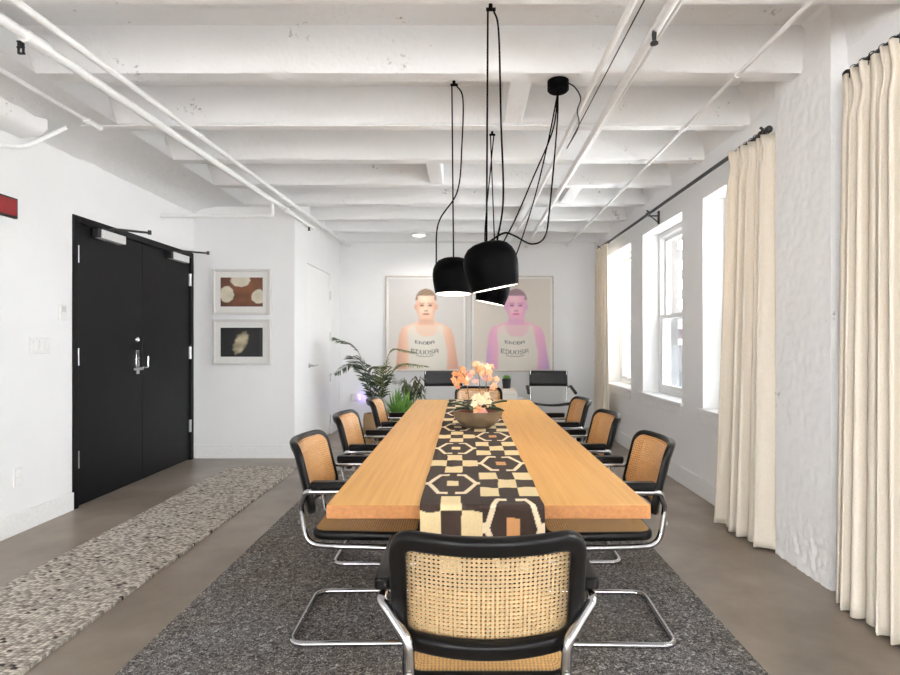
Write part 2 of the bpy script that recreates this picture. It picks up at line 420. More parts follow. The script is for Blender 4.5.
# bridging blocks between joists
for (x0,x1,ka) in ((.255,.385,0),(-.33,-.20,2),(1.0,1.13,3),(.62,.74,4)):
    ya = 2.37+.70*(ka+1)-.0; mb = MB(); mb.box((x0,ya-.004,ZB+.006),(x1,ya+.584,ZC)); struct(mb.build('ceiling_beam', M['ceiling'], smooth=False, bevel=.01))
# plaster cove where the joists die into the window wall
mb = MB()
def cove(u,v):
    y = YN+(YB-YN)*v; prof=[(XR-.10,ZC+.0),(XR-.05,ZC-.06),(XR-.012,ZC-.16),(XR+.01,ZC-.3)]
    i = round(u*3); x,z = prof[i]; n = mnoise.noise(Vector((y*4,i*2.2,9)))
    return (x+n*.012,y,z)
mb.grid(cove,3,160); struct(mb.build('trim_1', M['ceiling'], angle=60))
# rough mortar ledge above the wall by the ceiling
mb = MB()
def ledge(u,v):
    y = YN+(3.56-YN)*v; prof=[(XL,2.60),(-2.80,2.61),(-2.76,2.66),(-2.76,2.74)]
    i = round(u*3); x,z = prof[i]; n = mnoise.noise(Vector((y*7,i*2.2,3))); n2=mnoise.noise(Vector((y*23,i*2.2,3)))
    return (x+(n*.02+n2*.015 if i else 0),y,z+n*.012)
mb.grid(ledge,3,200)
mb.add([(XL,3.56,2.60),(-2.80,3.56,2.61),(-2.76,3.56,2.66),(-2.76,3.56,2.74),(XL,3.56,2.74)],[(0,1,2,3,4)])
struct(mb.build('trim_2', M['wall_rough'], angle=60))

# ------------------------------------------------------------------ pipes under the ceiling
def pipe(pts, r, label, extra=None, mat='pipe', name='ceiling_pipe', cat='pipe', rad=.04):
    mb = MB(); mb.tube(fillet(pts, rad) if rad else pts, r, 12)
    for (p,q,rr) in (extra or []): mb.tube([p,q], rr, 12)
    return tag(mb.build(name, M[mat]), label, cat, None)
def lerp(a,b,t): return a+(b-a)*t
A0, A1 = at(14,0,2.22), at(350,246,7.97)
A00 = A0+(A0-A1)*.7
def on(a,b,t): return a.lerp(b,t)
pipe([A00,A1], .017, 'slim white ceiling pipe running to the portrait wall above the door-side walkway', [(on(A0,A1,t),on(A0,A1,t)+(A1-A0).normalized()*.06,.022) for t in (.25,.52,.75)], rad=0)
B0, B1 = at(0,18,2.34), Vector((-1.80,6.4,2.615))
B00 = B0+(B0-B1)*.9
jb = on(B0,B1,.66)
pipe([B00,B1], .024, 'thick white sprinkler pipe that ends at the closet corner', [(on(B0,B1,.03),on(B0,B1,.06),.034),(on(B0,B1,.78),on(B0,B1,.80),.032)], rad=0)
yb = 5.22; tb = (yb-B0.y)/(B1.y-B0.y); jb = on(B0,B1,tb)
pipe([jb+Vector((0,0,-.03)), Vector((jb.x,yb,2.475)), Vector((XL+.002,yb,2.475))], .018, 'white branch pipe dropping from the sprinkler pipe to the door wall', rad=.03)
s = MB(); sp_ = on(B0,B1,.965)+Vector((0,0,-.026)); s.lathe([(.001,0),(.012,0),(.010,-.03),(.02,-.036),(.001,-.04)], sp_, 12)
tag(s.build('sprinkler_head', M['black_metal']), 'small dark sprinkler head under the pipe by the closet corner', 'sprinkler')
C0 = Vector((-2.49,YN+.1,2.705)); C1 = Vector((-2.475,3.52,2.705))
pipe([C0,C1], .013, 'thin white conduit on the flat soffit ending in a small box', [(C1,C1+Vector((0,.14,0)),.022)], rad=0)
pipe([Vector((-2.915,1.0,2.36)),Vector((-2.915,3.38,2.49)),Vector((-2.90,3.55,2.535)),Vector((-2.70,3.66,2.71))], .015, 'bent grey-white conduit rising from the door wall to the soffit', rad=.12)
pipe([at(635,0,2.2)*1.0+Vector((0,-3.5,0)), at(528,214,6.0), Vector((.62,7.98,2.685))], .016, 'white ceiling pipe next to the black canopy, with a black cable along it', rad=0)
c2a, c2b = Vector((.845,2.0,2.655)), Vector((.90,7.98,2.67))
pipe([c2a+Vector((-.02,-4,0)), c2b], .022, 'thick white ceiling pipe second from the canopy', rad=0)
pipe([Vector((.905,-2.5,2.70)),Vector((.925,7.98,2.70))], .011, 'thin white conduit hugging the thick ceiling pipe', rad=0)
pipe([Vector((1.425,-2.5,2.69)),Vector((1.50,7.98,2.69))], .012, 'thin white conduit running alone toward the window wall', [(Vector((1.425+.0072*(y+2.5),y,2.69)),Vector((1.425+.0072*(y+2.5),y+.04,2.69)),.017) for y in (2.9,3.6,4.3,5.0,5.7,6.4)], rad=0)
pipe([Vector((-2.6,3.66,2.722)),Vector((1.88,3.66,2.722))], .0055, 'thin cross conduit clipped under a ceiling beam', rad=0)
s = MB(); p = Vector((.848,2.42,2.625)); s.lathe([(.001,.01),(.011,.01),(.009,-.02),(.018,-.03),(.018,-.036),(.001,-.04)], p, 12); s.box((p.x-.008,p.y-.008,p.z),(p.x+.008,p.y+.008,p.z+.04))
tag(s.build('sprinkler_head', M['black_metal']), 'small black sprinkler head under the thick pipe past the canopy', 'sprinkler')
s = MB(); p = at(21,48,2.72); 
for (x0,z0,x1,z1) in ((-.02,.03,.018,.036),(-.02,.0,.018,.006),(-.012,-.032,.02,-.024),(-.016,-.03,-.008,.036),(.008,-.03,.016,.03)):
    s.box((p.x+x0,p.y-.004,p.z+z0),(p.x+x1,p.y+.004,p.z+z1))
s.box((p.x-.003,p.y-.003,p.z+.03),(p.x+.003,p.y+.003,2.735))
tag(s.build('pipe_bracket', M['black_metal']), 'small black bracket on the soffit beside the sprinkler pipe', 'bracket')
mb = MB(); p = at(419,234,7.3); mb.lathe([(.001,0),(.07,0),(.075,.012),(.075,.03)], (p.x,p.y,ZB-.03), 28)
cl = empty('ceiling_light', (p.x,p.y,ZB-.03)); tag(cl, 'round flush ceiling light glowing near the portrait wall', 'light')
mb = MB(); mb.lathe([(.085,0),(.095,.008),(.095,.03),(.001,.03)], (0,0,0), 28); mb.build('rim', M['white'], cl)
mb = MB(); mb.lathe([(.001,-.004),(.06,-.003),(.085,.004)], (0,0,0), 28); mb.build('diffuser', M['ceil_light'], cl)
li=bpy.data.lights.new('ceiling_lamp','SPOT'); li.spot_size=math.radians(165); li.spot_blend=.8; li.energy=55; li.color=(1,.95,.88); li.shadow_soft_size=.08; lo=bpy.data.objects.new('ceiling_lamp',li); COL.objects.link(lo); lo.parent=cl; lo.location=(0,0,-.02)

# ------------------------------------------------------------------ black double door
rd = empty('door_1', (XL,D0,0)); struct(rd)
w = D1-D0
mb = MB(); mb.box((-.11,0,0),(.012,.055,DH)); mb.box((-.11,w-.055,0),(.012,w,DH)); mb.box((-.11,.055,DH-.055),(.012,w-.055,DH)); mb.build('frame', M['black_door'], rd, bevel=.003)
for i in (0,1):
    y0 = .058+i*(w/2-.058)+(.001 if i else 0); y1 = y0+w/2-.060
    mb = MB(); mb.box((-.055,y0,.008),(-.008,y1,DH-.059)); lf = mb.build('door_leaf', M['black_door'], rd, bevel=.002)
    for hz in (.30,1.08,1.86):
        mb = MB(); yy = (y0-.004) if i==0 else (y1+.004); mb.cyl((.006,yy,hz),(.006,yy,hz+.13),.009,10)
        mb.box((-.008,yy-.012,hz),(.001,yy+.012,hz+.13)); mb.build('hinge', M['steel'], lf)
    # closer with arm
    cy = y0+.20 if i==0 else y0+.42
    mb = MB(); mb.box((-.006,cy,2.085),(.055,cy+.30,2.155)); cl = mb.build('door_closer', M['silver'], lf, bevel=.004)
    mb = MB(); mb.box((.0,cy-.0425,2.088),(.05,cy-.002,2.155)); mb.build('closer_cap', M['black_metal'], lf, bevel=.004)
    mb = MB(); mb.tube([(.03,cy+.10,2.16),(.06,cy+.14,2.185),(.22,cy+.36,2.20)],.010,8); mb.tube([(.22,cy+.36,2.185),(.22,cy+.36,2.22)],.015,8); mb.box((.0,cy+.02,2.155),(.04,cy+.16,2.172)); mb.build('closer_arm', M['black_metal'], lf)
lf = rd.children[1] if rd.children[1].name.startswith('door_leaf') else rd.children[2]
leaf0 = [c for c in rd.children if c.name.startswith('door_leaf')][0]
hy = w/2-.085
mb = MB(); mb.lathe([(.001,.018),(.022,.016),(.028,.004),(.028,0)], n=24, M=Matrix.Rotation(PI/2,4,'Y')); mb.box((.016,-.003,-.012),(.024,.003,.012)); mb.build('deadbolt', M['chrome'], leaf0, loc=(-.008,hy,1.28))
mb = MB(); mb.box((-.008,hy-.025,.97),(.004,hy+.025,1.185)); mb.build('lock_plate', M['chrome'], leaf0, bevel=.004)
mb = MB(); mb.tube(fillet([(.0,hy,1.02),(.05,hy,1.02),(.055,hy-.13,1.02)],.015),.011,10); mb.build('lever_handle', M['steel'], leaf0)
mb = MB(); mb.tube(fillet([(.0,hy,1.03),(.045,hy+.01,1.03),(.055,hy+.065,1.03),(.055,hy+.068,1.13)],.012),.008,10); mb.cyl((.0,hy,1.10),(.012,hy,1.10),.014,14); mb.build('thumb_turn', M['chrome'], leaf0)

# white closet door
rd = empty('door_2', (CXW,CD0,0)); struct(rd); w = CD1-CD0
mb = MB(); mb.box((-.045,.004,.01),(-.006,w-.004,CDH-.004)); dl = mb.build('door_leaf', M['trim'], rd, bevel=.003)
for hz in (.15,.72,1.28,1.84):
    mb = MB(); mb.cyl((.001,w-.003,hz),(.001,w-.003,hz+.12),.009,10); mb.build('hinge', M['steel'], dl)
mb = MB(); mb.lathe([(.001,.012),(.026,.012),(.028,0)], (-.006,.10,.98), 20, M=Matrix.Rotation(PI/2,4,'Y')); mb.tube(fillet([(0,.10,.98),(.05,.10,.98),(.055,.24,.98)],.012),.010,10); mb.build('door_handle', M['steel'], dl)

# ------------------------------------------------------------------ wall fittings
def plate(name, y0,y1,z0,z1, label, cat, mat='white', t=.01):
    root = empty(name, (XL,(y0+y1)/2,(z0+z1)/2)); tag(root,label,cat)
    mb = MB(); mb.box((0,y0-(y0+y1)/2,z0-(z0+z1)/2),(t,y1-(y0+y1)/2,z1-(z0+z1)/2)); mb.build('cover_plate', M[mat], root, bevel=.003)
    return root
sw = plate('light_switch', 3.645,3.815,1.175,1.29, 'white triple light switch plate on the wall before the black door', 'switch')
for i in range(3):
    mb = MB(); yy=-.052+i*.052; mb.prism([(.010,-.034),(.013,-.034),(.017,.034),(.010,.034)],'y',yy-.017,yy+.017); mb.build('rocker', M['trim'], sw, smooth=False)
st = plate('keypad', 3.90,3.965,1.415,1.535, 'small white wall keypad above the switch plate beside the black door', 'keypad', t=.02)
mb = MB(); mb.box((.02,-.02,.0),(.022,.02,.045)); mb.build('button_panel', M['silver'], st, smooth=False)
ou = plate('wall_outlet', 3.51,3.58,.31,.43, 'white power outlet low on the wall before the black door', 'outlet')
for z in (-.028,.028):
    mb = MB(); mb.box((.01,-.016,z-.02),(.013,.016,z+.02)); mb.build('socket', M['trim'], ou, bevel=.002)
al = empty('wall_sign', (XL,3.42,2.13)); tag(al, 'small red sign in a dark frame high on the wall', 'sign')
mb = MB(); mb.box((0,-.17,-.072),(.022,.105,.06)); mb.build('frame', M['black_metal'], al, bevel=.003)
mb = MB(); mb.box((.0225,-.16,-.058),(.026,.092,.048)); mb.build('red_panel', M['red'], al, bevel=.002)
# plug-in night light on the back wall
nl = empty('night_light', (-1.56,YB,.45)); tag(nl, 'white plug-in night light with purple glow behind the palm', 'light')
mb = MB(); mb.lathe([(.001,-.07),(.035,-.068),(.042,-.05),(.042,0)], n=20, M=Matrix.Rotation(-PI/2,4,'X')); 
mb = MB(); mb.box((-.12,-.065,-.055),(-.02,-.001,.055)); mb.build('housing', M['white'], nl, bevel=.02, bseg=3)
mb = MB(); mb.box((-.018,-.055,-.045),(.012,-.001,.045)); mb.build('glow_lens', M['purple'], nl, bevel=.008)
li=bpy.data.lights.new('night_glow','POINT'); li.energy=.35; li.color=(.38,.25,1); li.shadow_soft_size=.03; lo=bpy.data.objects.new('night_glow',li); COL.objects.link(lo); lo.parent=nl; lo.location=(.05,-.07,0)

# ------------------------------------------------------------------ painted prints (vertex colours on a fine grid)
def paint_mesh(name, img, fn, mat, parent=None, cells=False):
    """img: (nv,nu,3) colours; fn(u,v)->xyz ; colours sit on vertices"""
    nv, nu = img.shape[:2]
    me = bpy.data.meshes.new(name)
    vs = [tuple(fn(i/(nu-1), j/(nv-1))) for j in range(nv) for i in range(nu)]
    fs = [(j*nu+i, j*nu+i+1, (j+1)*nu+i+1, (j+1)*nu+i) for j in range(nv-1) for i in range(nu-1)]
    me.from_pydata(vs, [], fs)
    ca = me.color_attributes.new('Col','FLOAT_COLOR','POINT')
    a = np.ones((nv*nu,4), np.float32); a[:,:3] = img.reshape(-1,3); ca.data.foreach_set('color', a.ravel())
    me.materials.append(mat); me.polygons.foreach_set('use_smooth',[True]*len(me.polygons)); me.update()
    o = bpy.data.objects.new(name, me); COL.objects.link(o)
    if parent: o.parent = parent
    return o
def pmask(X, Y, poly):
    inside = np.zeros(X.shape, bool); n=len(poly)
    for i in range(n):
        x0,y0=poly[i]; x1,y1=poly[(i+1)%n]
        c = ((y0>Y)!=(y1>Y)) & (X < (x1-x0)*(Y-y0)/((y1-y0) if y1!=y0 else 1e-9)+x0)
        inside ^= c
    return inside
def L(c): return np.array(s2l(c), np.float32)
FONT = {'E':"11111 10000 10000 11110 10000 10000 11111",'D':"11110 10001 10001 10001 10001 10001 11110",'U':"10001 10001 10001 10001 10001 10001 01110",'O':"01110 10001 10001 10001 10001 10001 01110",
        'S':"01111 10000 10000 01110 00001 00001 11110",'A':"01110 10001 10001 11111 10001 10001 10001",'N':"10001 11001 10101 10101 10011 10001 10001",'B':"11110 10001 10001 11110 10001 10001 11110"}
def text(img, X, Y, word, xc, yc, w, h, bow, col):
    n=len(word); cw=w/n
    T=(X-xc)/(w/2); yy=Y-(yc+bow*(1-T**2)); i=np.floor((X-(xc-w/2))/cw).astype(int)
    fx=((X-(xc-w/2))/cw-i)/.84; fy=(yy+h/2)/h
    for k,ch in enumerate(word):
        g=np.array([[int(c) for c in row] for row in FONT[ch].split()])
        m=(i==k)&(fx>=0)&(fx<1)&(fy>=0)&(fy<1)
        gx=np.clip((fx*5).astype(int),0,4); gy=np.clip((fy*7).astype(int),0,6)
        img[m&(g[gy,gx]==1)]=col
def blur(img,k=1):
    for _ in range(k):
        p=np.pad(img,((1,1),(1,1),(0,0)),'edge'); img=(p[:-2,1:-1]+p[2:,1:-1]+p[1:-1,:-2]+p[1:-1,2:]+4*p[1:-1,1:-1])/8
    return img
def portrait(pink):
    nu,nv=190,224
    # picture coordinates, 0..495 across and 0..640 down
    X,Y=np.meshgrid(np.linspace(0,495,nu),np.linspace(640,0,nv)); 
    img=np.zeros((nv,nu,3),np.float32)
    bg0,bg1=(L((206,204,204)),L((222,214,204))) if not pink else (L((214,206,196)),L((226,216,204)))
    t=np.clip(Y/640,0,1)[...,None]; img[:]=bg0*(1-t)+bg1*t
    dx = 0 if not pink else 26
    sk=L((240,198,172)) if not pink else L((240,180,204)); skd=L((214,162,136)) if not pink else L((222,164,204))
    X2=X-dx
    body=[(197,300),(140,322),(90,342),(70,390),(58,500),(48,640),(465,640),(450,540),(432,410),(412,350),(365,322),(300,300)]
    m=pmask(X2,Y,body); body_m=m.copy(); sh=np.clip((abs(X2-248)-120)/90,0,1)[...,None]
    low=L((150,150,206)) if pink else L((206,150,128)); tt=np.clip((Y-430)/210,0,1)[...,None]
    bc=(sk*(1-sh)+skd*sh); bc=bc*(1-.6*tt*sh)+low*(.6*tt*sh); img[m]=bc[m]
    m=pmask(X2,Y,[(200,250),(298,250),(302,330),(195,330)]); img[m]=(sk*.6+skd*.4)
    chest=pmask(X2,Y,[(170,325),(330,325),(322,385),(250,410),(185,385)]); img[chest]=L((238,208,186)) if not pink else L((236,200,206))
    tank=[(128,345),(172,322),(186,380),(215,402),(250,408),(290,402),(318,380),(332,322),(358,332),(372,430),(390,520),(384,640),(130,640),(132,480),(124,400)]
    m=pmask(X2,Y,tank); f=np.clip(abs(X2-252)/150,0,1)[...,None]; tc=L((234,228,216))*(1-.25*f)+L((206,200,190))*.25*f; img[m]=tc[m]
    # head
    img=blur(img,2)
    ex=((X2-247)/68)**2; hy=np.where(Y<190,(Y-190)/105,(Y-190)/112); head=(ex*(1+.22*np.clip(hy,0,1))+hy**2)<1
    g=np.clip((X2-247)/70,-1,1)[...,None]; hc=sk*(1-.18*np.abs(g))+skd*.18*np.abs(g)*np.ones_like(g); img[head]=hc[head]
    def glow(cx,cy,rx,ry,c,a,m0):
        w_=(np.exp(-(((X2-cx)/rx)**2+((Y-cy)/ry)**2))*a*m0)[...,None]; img[:]=img*(1-w_)+c*w_
    hi=L((252,226,206)) if not pink else L((252,214,220))
    glow(236,140,40,26,hi,.8,head); glow(222,222,22,26,hi,.6,head); glow(276,222,20,24,hi,.5,head); glow(247,205,9,34,hi,.6,head)
    glow(310,215,22,80,skd,.8,head); glow(186,215,16,80,skd,.6,head); glow(247,296,46,14,skd,.7,head); glow(219,186,22,11,skd,.7,head); glow(275,186,22,11,skd,.7,head)
    glow(150,350,40,40,hi,.5,body_m); glow(345,350,40,40,hi,.4,body_m)
    for ex_ in (-72,72):
        m=((X2-247-ex_*.97)/7)**2+((Y-198)/20)**2<1; img[m]=skd
    hair=(((X2-247)/70)**2+((Y-150)/80)**2<1)&(Y<128+14*np.abs((X2-247)/70)**2*2)&~pmask(X2,Y,[(192,120),(302,118),(300,170),(194,170)])
    img[hair]=(L((128,104,84)) if not pink else L((140,108,120))); st=(np.sin(X2*.13+Y*.31)>.2)&hair; img[st]=(L((156,130,106)) if not pink else L((160,128,138)))
    dk=L((120,78,62)) if not pink else L((150,70,120))
    for s_ in (-28,28):
        m=(abs(X2-247-s_)<19)&(abs(Y-(172+2*np.sign(s_)*0))<4.5); img[m]=img[m]*.6+dk*.4
        m=((X2-247-s_)/13)**2+((Y-188)/6)**2<1; img[m]=dk*.7
    m=(abs(X2-256)<5)&(Y>190)&(Y<222); img[m]=img[m]*.75+skd*.25
    m=((X2-247)/16)**2+((Y-226)/6)**2<1; img[m]=img[m]*.4+dk*.6
    m=((X2-247)/25)**2+((Y-249)/6)**2<1; img[m]=(L((176,92,82)) if not pink else L((206,80,140)))
    m=((X2-247)/50)**2+((Y-300)/16)**2<1; img[m]=img[m]*.7+skd*.3
    img=blur(img,2)
    ink=L((40,38,46)) if not pink else L((42,36,66))
    text(img,X2,Y,'ENOBA',240,443,132,22,10,ink); text(img,X2,Y,'EDUOSA',240,506,185,30,12,ink)
    T=(X2-240)/60; m=(abs(Y-(538+10*(1-T**2)))<3)&(abs(T)<1); img[m]=img[m]*.4+ink*.6
    return blur(img,2)
pr_mat = vcol('photo_print', .45)
def big_print(x0,x1,z0,z1,pink,label):
    root = empty('portrait_print', ((x0+x1)/2,YB,z0)); tag(root,label,'picture')
    w=(x1-x0)/2; h=z1-z0; t=.018
    mb=MB(); mb.box((-w,-.035,0),(-w+t,-.001,h)); mb.box((w-t,-.035,0),(w,-.001,h)); mb.box((-w+t,-.035,0),(w-t,-.001,t)); mb.box((-w+t,-.035,h-t),(w-t,-.001,h)); mb.build('frame', M['frame_wood'], root, bevel=.002)
    mb=MB(); mb.box((-w+t,-.018,t),(w-t,-.001,h-t)); mb.build('backing', M['white'], root, smooth=False)
    b=.03
    paint_mesh('photo', portrait(pink), lambda u,v:(-w+t+b+(2*w-2*t-2*b)*u,-.0195,t+b*.3+(h-2*t-1.2*b)*v), pr_mat, root)
M['frame_wood'] = simple('pale_frame_wood', s2l((206,196,184)), .5, nscale=20, namt=.1)
big_print(-1.175,.025,.83,2.243,False,'large framed portrait of a man with warm skin tones in a printed tank top')
big_print(.085,1.31,.83,2.243,True,'large framed portrait of a man tinted pink and lilac in a printed tank top')

def small_print(x0,x1,z0,z1,img,label):
    root = empty('framed_print', ((x0+x1)/2,CYW,(z0+z1)/2)); tag(root,label,'picture')
    w=(x1-x0)/2; h=(z1-z0)/2; t=.028
    mb=MB(); mb.box((-w,-.035,-h),(-w+t,-.001,h)); mb.box((w-t,-.035,-h),(w,-.001,h)); mb.box((-w+t,-.035,-h),(w-t,-.001,-h+t)); mb.box((-w+t,-.035,h-t),(w-t,-.001,h)); mb.build('frame', M['frame_silver'], root, bevel=.003)
    mb=MB(); mb.box((-w+t,-.02,-h+t),(w-t,-.001,h-t)); mb.build('mat_board', M['mat'], root, smooth=False)
    pw,ph=.228,.157
    paint_mesh('photo', img, lambda u,v:(-pw+2*pw*u,-.0215,-ph+2*ph*v), pr_mat, root)
M['frame_silver'] = simple('silver_white_frame', s2l((214,212,210)), .35, .1)
M['mat'] = simple('mat_board', s2l((226,225,222)), .8)
nu,nv=110,76; X,Y=np.meshgrid(np.linspace(0,1,nu),np.linspace(1,0,nv))
nz=np.array([[mnoise.noise(Vector((x*5,y*4,1)))*.5+.5 for x in np.linspace(0,1,nu)] for y in np.linspace(1,0,nv)])[...,None]
img=(L((78,44,26))*(1-nz)+L((132,80,48))*nz).astype(np.float32)
vg=np.clip(((X-.5)**2+(Y-.45)**2)*2.2,0,1)[...,None]; img=img*(1-vg*.6)+L((52,24,14))*vg*.6
wob=np.array([[mnoise.noise(Vector((x*9,y*9,6)))*.25 for x in np.linspace(0,1,nu)] for y in np.linspace(1,0,nv)])
for cx,cy,rx,ry in ((.47,.08,.25,.24),(.15,.58,.17,.29),(.9,.66,.18,.24)):
    d=((X-cx)/rx)**2+((Y-cy)/ry)**2+wob; m=np.clip((1.05-d)*5,0,1)[...,None]; img=img*(1-m)+L((214,206,186))*(.75+.35*nz)*m
small_print(-2.73,-2.10,1.553,2.05,blur(img.astype(np.float32)),'framed print of cream blobs on brown, upper of the pair beside the black door')
img=np.zeros((nv,nu,3),np.float32); img[:]=L((9,9,10)); img[:, -9:]=L((36,36,38))
ca,sa=math.cos(.5),math.sin(.5); xr=(X-.48)*ca*1.5-(Y-.5)*-sa; yr=(X-.48)*-sa*1.5*-1+(Y-.5)*ca
xr=(X-.47)*1.5; yr=(Y-.52); a=xr*.87+yr*.5; c=-xr*.5+yr*.87
d=(a/.24)**2+(c/.46)**2+wob*1.4; m=np.clip((1.0-d)*1.6,0,1)[...,None]; img=img*(1-m)+(L((176,164,136))*(.35+1.1*nz))*m
small_print(-2.73,-2.10,1.012,1.505,blur(np.clip(img,0,1).astype(np.float32)),'framed print of a pale shape on black, lower of the pair beside the black door')

# ------------------------------------------------------------------ rugs
mb=MB(); mb.box((-1.31,1.25,.001),(1.14,5.25,.010)); tag(mb.build('area_rug', M['rug'], bevel=.003), 'charcoal grey flecked area rug under the dining table','rug')
mb=MB(); 
def rr(u,v):
    y=.9+4.52*v; n=mnoise.noise(Vector((y*9,u,2)))*.008
    return None
x0,x1,y0,y1=-2.35,-1.665,.9,5.42
pts=[]
for i in range(150): pts.append((x1+mnoise.noise(Vector((i*.9,0,2)))*.007, y0+(y1-y0)*i/149))
for i in range(24): pts.append((x1+(x0-x1)*i/23, y1+mnoise.noise(Vector((i*.9,5,2)))*.006))
for i in range(150): pts.append((x0+mnoise.noise(Vector((i*.9,9,2)))*.007, y1+(y0-y1)*i/149))
mb.prism(pts,'z',.001,.016); tag(mb.build('runner_rug', M['runner_rug'], angle=30), 'cream chunky braided runner rug along the walkway by the black door','rug')

# ------------------------------------------------------------------ dining table
TX0,TX1,TY0,TY1,TZ = -.432,.578,1.68,4.82,.745
tb=empty('dining_table',((TX0+TX1)/2,(TY0+TY1)/2,0)); tag(tb,'long honey oak dining table with a thick top','table')
hx,hy=(TX1-TX0)/2,(TY1-TY0)/2
mb=MB(); mb.box((-hx,-hy,TZ-.042),(hx,hy,TZ)); mb.m[2]=1; mb.m[4]=1; mb.build('tabletop',[M['oak'],M['oak_end']],tb,bevel=.002)
for sy in (-1,1):
    mb=MB(); mb.box((-.11,sy*.95-.05,.028),(.11,sy*.95+.05,TZ-.043)); mb.box((-.15,sy*.95-.14,.0105),(.15,sy*.95+.14,.028)); mb.build('leg',M['black_metal'],tb,bevel=.004)

# patchwork runner over the near end
RX0,RX1=-.140,.245
def patch_colour(u,s):
    """u 0..1 across, s metres from the table edge going away (negative = hanging)"""
    dark=L((46,31,22)); dark2=L((36,24,18)); cream=L((216,196,152)); pale=L((224,208,178)); tan=L((190,140,92))
    half=0 if u<.5 else 1; lu=(u*2)%1; 
    B=.322; q=s-.085 if True else s
    k=math.floor(q/B); lv=(q/B)-k
    hang = k<0
    motif = (k+half)%2==0
    j=mnoise.noise(Vector((u*7,s*6,3)))*.05
    if not motif:
        c=min(2,max(0,int((lu+j*.6)*3))); r_=min(2,max(0,int((lv+j)*3)))
        on_=(c+r_+ (1 if True else 0))%2==1
        if half==0: on_=(c+r_)%2==1
        e=min((lu*3)%1,1-(lu*3)%1)
        col=cream if on_ else dark
    else:
        a=abs(lu-.5+j*.4)*2; b=abs(lv-.5+j*.4)*2; d=max(a*.55+b*.6, a*.95, b*.78)
        hexd=max(b*.92, a*.80+b*.42)
        if b<.20 and a<.22: col=tan if k%2 else cream
        elif .62<hexd<.76 and a>.14: col=pale
        elif b>.93 or a>.95: col=dark2
        else: col=dark
        if a>.80 and b<.10: col=pale
    return col
nu=124; edge_r=.012
arc=edge_r*PI/2; hangL=.215; farL=TY1-TY0-.02
S=[]; s_=-hangL
nv=1040
svals=np.linspace(-hangL,farL,nv)
img=np.zeros((nv,nu,3),np.float32)
for j,sv in enumerate(svals):
    for i in range(nu):
        n=mnoise.noise(Vector((i*.6,sv*160,1)))*.10+1
        img[j,i]=np.array(patch_colour(i/(nu-1)*.9999,sv))*n
def runfn(u,v):
    s=-hangL+(farL+hangL)*v
    wob=mnoise.noise(Vector((s*5,0 if u<.5 else 5,8)))*.006
    x=RX0+(RX1-RX0)*u+wob
    z=TZ+.003+abs(mnoise.noise(Vector((x*9,s*5,2))))*.0015
    top=TY0
    if s>=0: return (x,top+s-.004,z)
    a=min(1,-s/arc)*PI/2
    y=top-.004-edge_r*math.sin(a)*.9; zz=z-edge_r*(1-math.cos(a))
    if -s>arc: zz-=(-s-arc); y-=.002*math.sin(u*9+s*14)
    return (x,y,zz)
tr_=paint_mesh('table_runner', img, runfn, vcol('patchwork_cloth',.9,.5,260))
so=tr_.modifiers.new('thick','SOLIDIFY'); so.thickness=.002; so.offset=1
tag(tr_,'brown and cream patchwork cloth runner hanging over one end of the table','table runner')

# ------------------------------------------------------------------ cane armchair
def sweep(mb, S, path, section, mi=0):
    n=len(path); m=len(section); vs=[]
    for i in range(n):
        t=(path[(i+1)%n]-path[i-1]).normalized(); nn=Vector((t.y,-t.x))
        for (a,b) in section: vs.append(S(path[i].x+nn.x*a, path[i].y+nn.y*a, b))
    fs=[(i*m+k,i*m+(k+1)%m,((i+1)%n)*m+(k+1)%m,((i+1)%n)*m+k) for i in range(n) for k in range(m)]
    mb.add(vs,fs,mi)
def sect(w,t,n=14,e=.55):
    out=[]
    for k in range(n):
        a=2*PI*k/n; c,s=math.cos(a),math.sin(a)
        out.append((w/2*math.copysign(abs(c)**e,c), t/2*math.copysign(abs(s)**e,s)))
    return out
def cane(mb, S0, u0,u1,v0,v1,pu,pv, th=.0014, rc=.05):
    cu,cv,hu,hv=(u0+u1)/2,(v0+v1)/2,(u1-u0)/2,(v1-v0)/2
    def S(u,v,o):
        dx,dy=abs(u-cu)-(hu-rc),abs(v-cv)-(hv-rc)
        if dx>0 and dy>0:
            k=max(dx,dy)/math.hypot(dx,dy); u=cu+math.copysign(hu-rc+dx*k,u-cu); v=cv+math.copysign(hv-rc+dy*k,v-cv)
        return S0(u,v,o)
    nu=round((u1-u0)/pu); nv=round((v1-v0)/pv); du=(u1-u0)/nu; dv=(v1-v0)/nv
    R=.335
    for side,mi in ((th,0),(-th,1)):
        idx={}; vs=[]; fs=[]
        def vid(i,j):
            k=(i,j)
            if k not in idx: idx[k]=len(vs); vs.append(S(u0+du*i/2, v0+dv*j/2, side))
            return idx[k]
        for j in range(nv):
            for i in range(nu):
                outer=[vid(2*i,2*j),vid(2*i+1,2*j),vid(2*i+2,2*j),vid(2*i+2,2*j+1),vid(2*i+2,2*j+2),vid(2*i+1,2*j+2),vid(2*i,2*j+2),vid(2*i,2*j+1)]
                b=len(vs); cx,cy=u0+du*(i+.5), v0+dv*(j+.5)
                for k in range(8):
                    a=PI*1.25+k*PI/4; rr_=R*(1.0 if k%2 else .95)
                    vs.append(S(cx+du*rr_*math.cos(a), cy+dv*rr_*math.sin(a), side))
                for k in range(8):
                    l=(k+1)%8; q=(outer[k],outer[l],b+l,b+k); fs.append(q if side>0 else q[::-1])
        mb.add(vs,fs,mi)
BW=.227; BH=.304
RC=math.atan2(.074,.297)
def Sback(u,w,o):
    t=w/BH; y=-.172-.074*t-.072*(1-(u/BW)**2); z=.535+.298*t
    return Vector((u, y+o*math.cos(RC), z+o*math.sin(RC)))
def seat_hw(y): return .205+(.236-.205)*(y+.205)/.46
